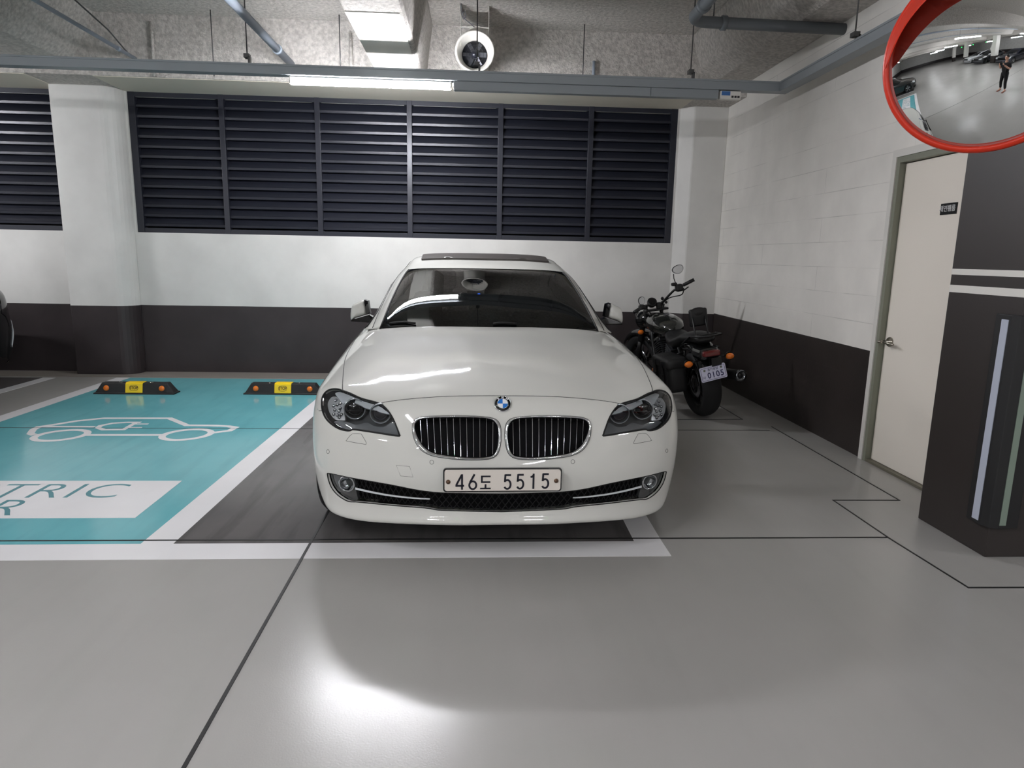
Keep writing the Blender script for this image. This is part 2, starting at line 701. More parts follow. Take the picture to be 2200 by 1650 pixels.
# ------------------------------------------------------------------ floor markings
bang = math.radians(1.35)
def bayx(x, y, y0=3.295):
    """bay lines run 1.35 degrees off the wall axis"""
    return x + (y - y0) * math.tan(bang)
T0, T1, T2 = 0.0, 0.0012, 0.0024
ev = thing('electric_bay_marking', 'teal painted electric car parking bay with white border on the floor', 'floor marking', (-2.8, 5.5, 0), kind='structure')
ox, oy = -2.8, 5.5
def shift(p):
    return [(a - ox, b - oy) for a, b in p]
F0, F1 = 3.295, 7.90
q = MB()
flat(q, shift([(bayx(-4.03, F0), F0), (bayx(-1.655, F0), F0), (bayx(-1.655, F1), F1), (bayx(-4.03, F1), F1)]), T0, T1)
q.build('teal_surface', M['teal'], ev)
q = MB()
flat(q, shift([(bayx(-1.655, F0), F0), (bayx(-1.495, F0), F0), (bayx(-1.495, F1), F1), (bayx(-1.655, F1), F1)]), T0, T1)
flat(q, shift([(bayx(-4.18, F0), F0), (bayx(-4.03, F0), F0), (bayx(-4.03, F1), F1), (bayx(-4.18, F1), F1)]), T0, T1)
flat(q, shift([(bayx(-4.18, 3.115), 3.115), (bayx(-1.495, 3.115), 3.115), (bayx(-1.495, F0), F0), (bayx(-4.18, F0), F0)]), T0, T1)
q.build('white_border', M['white_line'], ev)
# white text panel with thin letters
tp = MB()
flat(tp, shift([(-3.85, 3.64), (-1.845, 3.64), (-1.85, 4.265), (-3.83, 4.265)]), T1, T2)
tpo = tp.build('white_text_panel', M['white_line'], ev)
lt = MB()
text_mesh(lt, 'ELECTRIC', 0.365, Matrix.Translation((-2.89 - ox, 4.065 - oy, T2)), bold=-0.004, xs=0.95, spacing=1.05)
text_mesh(lt, 'CAR', 0.365, Matrix.Translation((-2.875 - ox, 3.785 - oy, T2)), bold=-0.004, xs=0.95, spacing=1.05)
lt.build('lettering', mat('teal_letters', (84, 138, 146), 0.3), tpo)
# car-with-plug pictogram as painted strokes
RIB = [0]
def ribbon(mb, pts, w, z0, z1, closed=False):
    RIB[0] = (RIB[0] + 1) % 12
    z1 = z1 + RIB[0] * 0.00006 if z0 > 0.001 else z1
    P = [Vector((p[0], p[1], 0)) for p in pts]
    n = len(P)
    Lf, Rt = [], []
    for i in range(n):
        a = P[(i - 1) % n] if closed or i > 0 else P[i]
        b = P[(i + 1) % n] if closed or i < n - 1 else P[i]
        d0 = (P[i] - a).normalized() if (P[i] - a).length > 1e-6 else (b - P[i]).normalized()
        d1 = (b - P[i]).normalized() if (b - P[i]).length > 1e-6 else d0
        t = (d0 + d1).normalized()
        nrm = Vector((-t.y, t.x, 0))
        k = max(0.5, nrm.dot(Vector((-d1.y, d1.x, 0))))
        Lf.append(P[i] + nrm * (w / 2 / k))
        Rt.append(P[i] - nrm * (w / 2 / k))
    vs, fs = [], []
    for a, b in zip(Lf, Rt):
        vs += [(a.x, a.y, z1), (b.x, b.y, z1), (a.x, a.y, z0), (b.x, b.y, z0)]
    for i in range(n if closed else n - 1):
        a, b = 4 * i, 4 * ((i + 1) % n)
        fs += [(a, a + 1, b + 1, b), (a, b, b + 2, a + 2), (a + 1, a + 3, b + 3, b + 1)]
    if not closed:
        fs += [(0, 2, 3, 1), (4 * n - 4, 4 * n - 3, 4 * n - 1, 4 * n - 2)]
    mb.add(vs, fs)
def PF(zx, zy):
    """picture point of the pictogram (in its own enlargement) to the floor"""
    d = pixray(zx * 700 / 2200.0, 780 + zy * 700 / 2200.0)
    t = -EYE / d.z
    return (d.x * t - ox, d.y * t - oy)
cs = MB()
w = 0.052
body = [(1100, 487), (600, 487)]
ribbon(cs, [PF(*p) for p in [(1095, 487), (590, 487)]], w, T1, T2)
ribbon(cs, [PF(*p) for p in [(232, 487), (205, 478), (225, 450), (262, 432), (360, 418), (520, 392), (700, 374), (1145, 374), (1262, 422), (1460, 424), (1540, 428), (1590, 436), (1550, 458), (1420, 474)]], w, T1, T2)
ribbon(cs, [PF(*p) for p in [(262, 432), (290, 430), (640, 431)]], w * .8, T1, T2)
ribbon(cs, [PF(*p) for p in [(1480, 428), (1380, 424)]], w * .6, T1, T2)
def ring(cx_, cy_, rx_, ry_):
    return [PF(cx_ + rx_ * math.cos(t), cy_ + ry_ * math.sin(t)) for t in [2 * math.pi * k / 28 for k in range(28)]]
for (a, b) in ((413, 489), (1262, 484)):
    c0 = PF(a, b)
    ribbon(cs, [(c0[0] + 0.172 * math.cos(t) + 0.02 * math.sin(t), c0[1] + 0.165 * math.sin(t)) for t in [2 * math.pi * k / 32 for k in range(32)]], w, T1, T2, closed=True)
ribbon(cs, [PF(*p) for p in [(950, 402), (860, 402), (760, 408), (680, 424), (660, 438), (700, 452), (850, 450)]], w * .8, T1, T2)
ribbon(cs, [PF(*p) for p in [(920, 402), (835, 450)]], w * .7, T1, T2)
ribbon(cs, [PF(*p) for p in [(905, 413), (1000, 413)]], w * .55, T1, T2)
ribbon(cs, [PF(*p) for p in [(865, 438), (955, 438)]], w * .55, T1, T2)
cs.build('car_and_plug_symbol', M['white_line'], ev)

hb = thing('dark_bay_marking', 'dark grey painted parking bay with white border under the white car', 'floor marking', (-0.3, 5.5, 0), kind='structure')
ox, oy = -0.3, 5.5
q = MB()
flat(q, shift([(bayx(-1.495, F0), F0), (bayx(0.853, F0), F0), (bayx(0.853, F1), F1), (bayx(-1.495, F1), F1)]), T0, T1)
q.build('dark_surface', M['bay_dark'], hb)
q = MB()
flat(q, shift([(bayx(-1.495, 3.115), 3.115), (1.0, 3.115), (bayx(1.0, F0), F0), (bayx(-1.495, F0), F0)]), T0, T1)
flat(q, shift([(bayx(0.853, F0), F0), (bayx(1.0, F0), F0), (bayx(1.0, F1), F1), (bayx(0.853, F1), F1)]), T0, T1)
q.build('white_border', M['white_line'], hb)
q = MB()
lb = thing('neighbour_bay_marking', 'white painted bay line and floor edge near the black car', 'floor marking', (-5, 5.5, 0), kind='structure')
ox, oy = -5.0, 5.5
flat(q, shift([(bayx(-4.97, F0), F0), (bayx(-4.83, F0), F0), (bayx(-4.83, 7.86), 7.86), (bayx(-4.97, 7.86), 7.86)]), T0, T1)
q.build('white_line', M['white_line'], lb)
q = MB()
flat(q, shift([(-9.5, F0), (bayx(-4.97, F0), F0), (bayx(-4.97, 7.86), 7.86), (-9.5, 7.86)]), T0, T1)
q.build('dark_surface', M['bay_dark'], lb)

# sawn floor joints, dark sealant
def joint(name, label, pts, w=0.011):
    mb = MB()
    ribbon(mb, pts, w, 0.0, 0.0030)
    o = mb.build(name, M['joint'])
    tag(o, label, 'floor joint', kind='structure')
joint('floor_joint', 'long black floor joint running toward the viewer', [(-0.80, -15), (-0.815, 3.3), (-0.82, 7.9)], 0.013)
joint('floor_joint', 'floor joint across the front of the bays', [(-12, 3.37), (2.243, 3.325)], 0.010)
joint('floor_joint', 'floor joint crossing the bays half way', [(-12, 5.58), (2.6, 5.615)], 0.007)
joint('floor_joint', 'zigzag floor joint beside the door', [(2.68, 5.75), (2.675, 3.89), (2.249, 3.893), (2.25, 3.31), (2.28, 2.759), (2.9, 2.75), (16, 2.7)], 0.008)
joint('floor_joint', 'short floor joint behind the motorcycle wheel', [(1.2, 5.98), (2.52, 6.02), (2.5, 7.9)], 0.007)

# ------------------------------------------------------------------ dark column with stripes, guard
CX0, CY0, CY1 = 2.60, 3.075, 3.60
cm = MB()
cm.box(CX0, 4.1, CY0, CY1, 0, 3.2)
colm = thing('dark_column', 'dark brown square column with two white stripes beside the door', 'column', (3.3, 3.3, 0), kind='structure')
cm = MB().box(CX0 - 3.3, 0.8, CY0 - 3.3, CY1 - 3.3, 0, ZC)
cm.build('column_shaft', M['dark_column'], colm, bevel=0.006)
sm_ = MB()
for z0, z1 in ((1.403, 1.434), (1.309, 1.348)):
    sm_.box(CX0 - 3.3 - 0.0015, 0.8015, CY0 - 3.3 - 0.0015, CY1 - 3.3 - 0.004, z0, z1)
sm_.build('white_stripe', M['white_paint'], colm)

cg = thing('corner_guard', 'black rubber corner guard with pale strips on the dark column', 'corner guard', (CX0, CY0, 0.165))
g = MB()
g.prism([(-0.012, 0.13), (-0.03, 0.125), (-0.034, 0.02), (-0.02, -0.02), (0.02, -0.034), (0.125, -0.03), (0.13, -0.012), (-0.0, 0.0)], 'z', 0, 1.06)
g.build('rubber_body', M['rubber'], cg, bevel=0.004)
MB().box(-0.0365, -0.029, 0.035, 0.078, 0.02, 1.035).build('pale_strip', M['guard_white'], cg)
MB().box(0.022, 0.055, -0.0365, -0.029, 0.02, 1.035).build('pale_strip', M['guard_green'], cg)

# ------------------------------------------------------------------ door
dr = thing('door_1', 'cream steel door with lever handle and small black sign', 'door', (XR, (DY0 + DY1) / 2, 0), kind='structure')
yc = (DY0 + DY1) / 2
h = (DY1 - DY0) / 2
fr = MB()
fr.box(-0.012, 0.12, h - 0.035, h, 0, DZ)
fr.box(-0.012, 0.12, -h, -h + 0.05, 0, DZ)
fr.box(-0.012, 0.12, -h + 0.05, h - 0.035, DZ - 0.04, DZ)
fr.build('door_frame', M['door_frame'], dr, bevel=0.002)
MB().box(-0.02, 0.0, h, h + 0.045, 0, DZ + 0.05).box(-0.02, 0, -h, h, DZ, DZ + 0.05).build('door_casing', M['white_paint'], dr)
MB().box(0.03, 0.075, -h + 0.052, h - 0.040, 0.02, DZ - 0.045).build('door_leaf', M['door'], dr, bevel=0.003)
MB().box(-0.01, 0.1, -h, h, 0, 0.018).build('door_sill', mat('worn_steel_sill', (120, 116, 102), 0.5, metal=.4), dr)
hd = MB()
hy = 4.655 - yc
hd.lathe([(0.001, 0.0), (0.034, 0.0), (0.036, 0.006), (0.031, 0.014), (0.014, 0.02), (0.012, 0.06), (0.001, 0.062)], (0.03, hy, 0.905), (-1, 0, 0))
hd.tube([(-0.018, hy, 0.905), (-0.024, hy - 0.03, 0.902), (-0.024, hy - 0.12, 0.898)], [0.012, 0.0105, 0.0085], 10)
hd.tube([(-0.012, hy, 0.905), (-0.04, hy + 0.004, 0.905), (-0.058, hy + 0.008, 0.905)], [0.013, 0.012, 0.010], 10)
hd.build('lever_handle', M['brushed'], dr)
sg = MB().box(0.026, 0.0305, 4.225 - yc - 0.075, 4.225 - yc + 0.075, 1.765, 1.835)
sgo = sg.build('door_sign', mat('black_sign', (14, 14, 15), 0.3), dr)
st = MB()
text_mesh(st, '\uc81c\uc5f0\ud700\ub8f8', 0.042, frame((0.0255, 4.235 - yc, 1.800), (0, -1, 0), (0, 0, 1)), bold=0.0008, xs=0.95)
st.build('sign_lettering', mat('sign_white', (190, 190, 190), 0.5), sgo)

# ------------------------------------------------------------------ cable channel, lamps, rods
TY, TZ = 6.30, 2.925
tr = thing('cable_channel', 'grey cable channel hanging under the ceiling, turning along the right wall', 'cable channel', (0, TY, TZ))
t = MB()
t.box(-14, 2.80, -0.05, 0.05, 0.012, 0.085)
t.box(2.70, 2.80, -9.0, -0.05, 0.012, 0.085)
t.build('channel_body', M['tray'], tr, bevel=0.003)
t = MB()
t.box(-14, 2.806, -0.056, 0.056, 0.078, 0.094)
t.box(2.694, 2.806, -9.0, -0.056, 0.078, 0.094)
t.build('channel_lid', M['tray'], tr, bevel=0.002)
t = MB()
t.box(-0.18, 1.55, -0.034, 0.034, -0.062, 0.012)
t.box(1.552, 2.16, -0.034, 0.034, -0.062, 0.012)
t.build('lamp_rail', M['tray'], tr, bevel=0.003)

def rod(x, y, z0, z1, bracket=True, label=None):
    r = thing('hanger_rod', label, 'hanger rod', (x, y, z0), group='threaded rods hanging from the ceiling')
    MB().cyl((0, 0, 0), (0, 0, z1 - z0), 0.0055, 8).build('threaded_rod', M['steel'], r)
    if bracket:
        b = MB()
        b.box(-0.022, 0.022, -0.03, 0.03, -0.012, 0.02)
        b.box(0.012, 0.03, -0.03, 0.012, -0.055, 0.0)
        b.build('hanger_bracket', M['steel'], r)
    return r
for x, y, lab in [(-1.925, TY - .02, 'steel rod holding the cable channel left of the lit lamp'), (0.02, TY - .02, 'steel rod passing in front of the round fan'), (1.90, TY - .02, 'steel rod holding the cable channel near its corner'), (-4.0, TY, 'steel rod at the left edge of the photo'), (-5.9, TY, 'steel rod beyond the left edge')]:
    rod(x, y, TZ + 0.150, ZC, True, lab)
rod(2.75, 5.15, TZ + 0.150, ZC, True, 'steel rod holding the channel along the right wall')
rod(2.75, 4.4, TZ + 0.150, ZC, True, 'steel rod at the top right near the round mirror')
for x, lab in [(-1.36, 'thin steel rod dropping right of the pale blue pipe'), (1.12, 'thin bent rod between the fan and the corner'), (-2.62, 'thin rod left of the pale blue pipe')]:
    rod(x, 7.45, 3.18, ZC, False, lab)


def tube_lamp(x, y, z, length, label, along='x', stem=True, m_='tube'):
    r = thing('tube_lamp', label, 'lamp', (x, y, z), 0 if along == 'x' else math.pi / 2, group=None)
    h = length / 2
    b = MB()
    b.box(-h, h, -0.017, 0.017, 0.0140, 0.034)
    b.box(-h - 0.012, -h, -0.028, 0.028, -0.022, 0.034)
    b.box(h, h + 0.012, -0.028, 0.028, -0.022, 0.034)
    b.build('lamp_housing', M['white_paint'], r)
    g = MB()
    n = 10
    g.prism([(0.0245 * math.cos(math.radians(225 - 27 * k)), -0.004 - 0.0245 * math.sin(math.radians(225 - 27 * k))) for k in range(n + 1)], 'x', -h, h)
    g.build('light_tube', M[m_], r)
    if stem:
        s = MB()
        for e in (-h * 0.7, h * 0.7):
            s.cyl((e, 0, 0.034), (e, 0, ZC - z), 0.004, 6)
        s.build('hanger_wires', M['steel'], r)
    return r


tube_lamp(-0.89, TY, TZ - 0.030, 1.36, 'glowing white tube lamp under the cable channel above the white car', stem=False)
for x, lab in ((-6.9, 'glowing tube lamp under the channel beyond the left edge'), (-12.4, 'second glowing tube lamp far along the channel')):
    tube_lamp(x, TY, TZ - 0.030, 1.36, lab, stem=False)

# light box with blue sign at the end of the rail
bx_ = thing('rail_end_box', 'small white box with a blue label at the end of the lamp rail', 'electrical box', (2.265, TY, 2.862))
MB().rbox(-0.09, 0.10, -0.032, 0.032, 0.0, 0.071, 0.008).build('box_body', M['white_paint'], bx_)
MB().box(-0.078, 0.0, -0.0335, -0.031, 0.03, 0.065).build('blue_label', M['blue'], bx_)
b = MB()
for k in range(3):
    b.box(0.012 + k * 0.027, 0.032 + k * 0.027, -0.0335, -0.031, 0.012, 0.03)
b.build('printed_marks', mat('dark_print', (50, 46, 50), 0.6), bx_)

# ------------------------------------------------------------------ pipes
def pipe(name, label, path, r, m_, collars=(), cat='pipe'):
    root = thing(name, label, cat, path[0])
    o = Vector(path[0])
    P = [Vector(p) - o for p in path]
    MB().tube(P, r, 16).build('pipe_run', m_, root)
    if collars:
        for a in collars:
            c = MB()
            i = int(a)
            p = P[i].lerp(P[i + 1], a - i)
            d = (P[i + 1] - P[i]).normalized()
            c.cyl(p - d * 0.02, p + d * 0.02, r * 1.25, 16)
            c.build('pipe_collar', m_, root)
    return root
pipe('ceiling_pipe', 'pale blue pipe running away under the ceiling left of the lit lamp', [(-1.90, -4, 3.372), (-1.90, 7.66, 3.372)], 0.037, M['pipe'], (0.955,))
pipe('ceiling_pipe', 'thin pale pipe under the ceiling in the upper left', [(-3.47, -4, 3.372), (-3.47, 7.66, 3.372)], 0.018, M['pipe'], (0.97,))
MB()
arc = []
for k in range(9):
    a = math.pi / 2 * k / 8
    arc.append((1.68 + 0.14 * (1 - math.cos(a)) , 5.52 + 0.16 * math.sin(a), 3.295))
dp = [(1.68, -6, 3.295), (1.68, 5.5, 3.295)] + arc + [(2.97, 5.70, 3.29)]
pipe('drain_pipe', 'dark grey drain pipe bending to the right wall under the ceiling', dp, 0.043, M['pipe_dark'], (0.985, 10.12))
pipe('ceiling_cable', 'thin dark cable slanting down at the upper left', [(-3.05, 4.9, 3.45), (-3.40, 7.0, 3.45), (-3.52, 7.64, 3.40)], 0.007, M['steel'], cat='cable')
pipe('conduit_drop', 'short vertical conduit on the sprayed beam left', [(-3.28, 7.63, 3.2), (-3.28, 7.63, 3.72)], 0.016, M['spray'])
pipe('conduit_drop', 'short grey vertical conduit right of the fan', [(1.26, 7.62, 3.2), (1.26, 7.62, 3.50)], 0.016, M['pipe'])
pipe('conduit_drop', 'pale vertical conduit right of the blue pipe', [(-1.28, 7.62, 3.2), (-1.28, 7.62, 3.68)], 0.018, M['spray'])
for p, lab in (((1.90, 5.70), 'rod holding the drain pipe'),):
    r = rod(p[0] - .02, p[1], 3.348, ZC, False, lab)

# ------------------------------------------------------------------ jet fan
fn = thing('jet_fan', 'round white jet fan hanging under the ceiling behind the channel', 'fan', (0.0, 7.0, 3.378))
f = MB()
f.lathe([(0.145, 0.62), (0.15, 0.60), (0.15, 0.10), (0.168, 0.04), (0.186, 0.0), (0.19, -0.012), (0.180, -0.016), (0.165, 0.0), (0.128, 0.085), (0.124, 0.10), (0.124, 0.60)], (0, 0, 0), (0, 1, 0), 40)
f.build('fan_casing', M['fan_white'], fn)
f = MB()
f.lathe([(0.001, 0.12), (0.126, 0.12), (0.126, 0.13)], (0, 0, 0), (0, 1, 0), 32)
f.build('fan_interior', mat('fan_dark_inside', (30, 32, 38), 0.5), fn)
f = MB()
for k in range(6):
    q_ = Matrix.Rotation(k * math.pi / 3, 4, 'Y') @ Matrix.Translation((0.065, 0.10, 0)) @ Matrix.Rotation(0.6, 4, 'X')
    f.box(-0.035, 0.05, -0.002, 0.002, -0.022, 0.022, q_)
f.build('fan_blades', mat('fan_blade_grey', (88, 90, 96), 0.35, metal=.5), fn)
f = MB()
f.lathe([(0.001, 0.06), (0.03, 0.065), (0.034, 0.11)], (0, 0, 0), (0, 1, 0), 20)
for rr in (0.05, 0.085, 0.118):
    f.lathe([(rr - .0015, 0.085), (rr + .0015, 0.085), (rr + .0015, 0.089), (rr - .0015, 0.089)], (0, 0, 0), (0, 1, 0), 32, closed=True)
f.build('fan_guard', M['louvre'], fn)
f = MB()
f.box(-0.135, -0.131, 0.02, 0.26, 0.05, 0.42)
f.box(0.131, 0.135, 0.02, 0.26, 0.05, 0.42)
f.box(-0.135, 0.135, 0.02, 0.05, 0.222, 0.226)
f.box(-0.05, 0.05, 0.02, 0.1, 0.185, 0.232)
f.build('fan_bracket', M['fan_white'], fn)
f = MB()
f.tube(smooth_loop([(-0.13, 0, 0.42), (-0.125, 0, 0.36), (-0.10, 0, 0.30), (-0.085, 0, 0.31), (-0.10, 0, 0.36), (-0.115, 0, 0.31), (-0.06, 0, 0.26), (-0.005, 0.02, 0.225)], 5, False), 0.004, 6)
f.tube(smooth_loop([(-0.14, 0, 0.42), (-0.13, 0, 0.33), (-0.105, 0, 0.285), (-0.09, 0, 0.33), (-0.105, 0, 0.37)], 5, False), 0.004, 6)
f.build('fan_cable', mat('grey_cable', (96, 98, 102), 0.5), fn)

# ------------------------------------------------------------------ wheel stops
def wheel_stop(cx_, cy_, rz, label):
    r = thing('wheel_stop', label, 'wheel stop', (cx_, cy_, 0), rz, group='rubber wheel stops in the teal bay')
    hw = 0.40
    prof = [(-0.078, 0.0), (-0.078, 0.012), (-0.068, 0.018), (-0.05, 0.105), (-0.036, 0.115), (0.036, 0.115), (0.05, 0.105), (0.068, 0.018), (0.078, 0.012), (0.078, 0.0)]
    b = MB()
    rings = []
    for x, s, t in ((-hw, 1, 0.12), (-hw + 0.012, 1, 0.16), (-hw + 0.075, 1, 1.0), (hw - 0.075, 1, 1.0), (hw - 0.012, 1, 0.16), (hw, 1, 0.12)):
        rings.append([(x, p[0], min(p[1], 0.115 * t)) for p in prof])
    b.loft(rings, smooth=False)
    b.build('rubber_block', M['rubber'], r, bevel=0.003)
    y_ = MB()
    pr = [(-0.072, 0.016), (-0.0715, 0.022), (-0.054, 0.108), (-0.038, 0.1195), (0.038, 0.1195), (0.054, 0.108), (0.072, 0.016)]
    y_.prism(pr, 'x', -0.085, 0.085)
    yo = y_.build('yellow_plate', M['yellow'], r, bevel=0.003)
    sl = math.atan2(0.108 - 0.022, 0.0175)
    q_ = frame((0, -0.0640, 0.066), (1, 0, 0), (0, 0.0175, 0.086))
    tt = MB()
    text_mesh(tt, 'STOP', 0.042, q_ , bold=0.0008, xs=0.82)
    ring_ = [(q_ @ Vector((0.042 * (abs(math.cos(a)) ** 0.7) * (1 if math.cos(a) > 0 else -1), 0.027 * (abs(math.sin(a)) ** 0.8) * (1 if math.sin(a) > 0 else -1), 0.0003))) for a in [2 * math.pi * k / 40 for k in range(40)]]
    tt.tube(ring_, 0.0014, 6, closed=True)
    tt.build('stop_lettering', mat('brown_print', (70, 50, 20), 0.6), yo)
    for sx in (-0.275, 0.275):
        c = MB()
        c.lathe([(0.001, 0.012), (0.016, 0.011), (0.027, 0.005), (0.0285, 0.0)], (sx, -0.0605, 0.062), (0, -0.098, 0.02), 20)
        c.build('amber_reflector', M['amber'], r)
        c = MB()
        c.lathe([(0.001, 0.003), (0.018, 0.002), (0.018, -0.004)], (sx * 0.55, 0, 0.115), (0, 0, 1), 16)
        c.build('bolt_cap', M['brushed'], r)
    return r
wheel_stop(-3.435, 7.04, -0.01, 'black rubber wheel stop with yellow STOP plate near the white pilaster')
wheel_stop(-1.955, 7.07, -0.01, 'black rubber wheel stop with yellow STOP plate next to the white car')

# ------------------------------------------------------------------ convex mirror
mc = Vector((2.060, 2.80, 2.297))
tocam = (Vector((0, 0, EYE)) - mc).normalized()
mz = (tocam + Vector((-0.10, 0, 0.09))).normalized()
mx = Vector((0, 0, 1)).cross(mz).normalized()
my = mz.cross(mx)
mr = thing('convex_mirror', 'round convex traffic mirror with red orange rim on the dark column', 'mirror', mc)
MQ = Matrix.Identity(4)
for i in range(3):
    MQ[i][0], MQ[i][1], MQ[i][2] = mx[i], my[i], mz[i]
RS, RM = 0.72, 0.365
b = MB()
prof = []
for k in range(25):
    a = math.asin(RM / RS) * k / 24
    prof.append((max(RS * math.sin(a), 0.0005), RS * math.cos(a) - math.sqrt(RS * RS - RM * RM)))
b.lathe(prof, (0, 0, 0), (0, 0, 1), 96)
b.v = [tuple(MQ @ Vector(p)) for p in b.v]
b.build('mirror_face', M['mirror'], mr, smooth=True)
b = MB()
b.lathe([(RM - 0.006, 0.0), (RM - 0.004, 0.016), (RM + 0.006, 0.020), (RM + 0.018, 0.012), (RM + 0.022, -0.006), (RM + 0.012, -0.03), (RM * 0.75, -0.075), (0.05, -0.10), (0.001, -0.10)], (0, 0, 0), (0, 0, 1), 96)
b.v = [tuple(MQ @ Vector(p)) for p in b.v]
b.build('red_rim', M['red'], mr)
b = MB()
# visor over the upper half
n = 40
inner, outer = [], []
vs, fs = [], []
for k in range(n + 1):
    a = math.radians(-4) + math.radians(188) * k / n
    dep = 0.135 * max(0.0, math.sin(math.radians(180) * k / n)) ** 0.6
    c_, s_ = math.cos(a), math.sin(a)
    lean = 0.62 * dep
    for (r_, z_) in ((RM + 0.017, 0.002), (RM + 0.017 - lean, 0.008 + dep), (RM + 0.012 - lean, 0.008 + dep), (RM + 0.011, 0.002)):
        vs.append(MQ @ Vector((r_ * c_, r_ * s_, z_)))
for k in range(n):
    for e in range(4):
        e2 = (e + 1) % 4
        fs.append((4 * k + e, 4 * k + e2, 4 * k + 4 + e2, 4 * k + 4 + e))
b.smooth = False
b.add(vs, fs)
b.build('visor', M['red'], mr)
b = MB()
b.tube([MQ @ Vector((0, 0, -0.09)), Vector((0.25, 0.22, -0.05)), Vector((0.60, 0.275, -0.05))], 0.022, 12)
b.build('mounting_arm', M['rubber'], mr)

# ================================================================== WHITE CAR
# car frame: x to its left side as seen from the front, y backwards from the front bumper, z up
CAR_O = Vector((0.147, 3.0, 0.0))
CAR_A = math.radians(1.0)
CARM = Matrix.Translation(CAR_O) @ Matrix.Rotation(CAR_A, 4, 'Z')
CARI = CARM.inverted()
car = thing('white_car', 'white sedan with kidney grilles parked facing the viewer', 'car', CAR_O, CAR_A)

M['paint'] = mat('white_car_paint', (203, 203, 197), 0.6, coat=1.0, spec=0.2)
M['seam'] = mat('panel_gap_black', (12, 12, 12), 0.7)
M['glass'] = thin_glass('tinted_windscreen', (0.10, 0.115, 0.125, 1), refl=1.25)
M['side_glass'] = thin_glass('tinted_side_glass', (0.10, 0.12, 0.12, 1))
M['lens'] = thin_glass('clear_lamp_lens', (0.93, 0.95, 0.96, 1), refl=1.2)
M['lamp_dark'] = mat('lamp_housing_dark', (40, 43, 46), 0.35)
M['lamp_silver'] = mat('lamp_silver_brow', (205, 209, 212), 0.4)
M['lamp_chrome'] = mat('lamp_chrome', (205, 208, 212), 0.12, metal=1.0)
M['gloss_black'] = mat('gloss_black', (9, 9, 11), 0.08, coat=0.5)
M['grille_black'] = mat('matt_black_grille', (5, 5, 7), 0.8, spec=0.2)
M['plate'] = mat('number_plate_cream', (214, 207, 198), 0.4)
M['ink'] = mat('black_ink', (16, 16, 30), 0.45)
M['tyre'] = mat('tyre_rubber', (20, 20, 21), 0.75)
M['rim'] = mat('alloy_rim', (150, 152, 155), 0.25, metal=0.9)

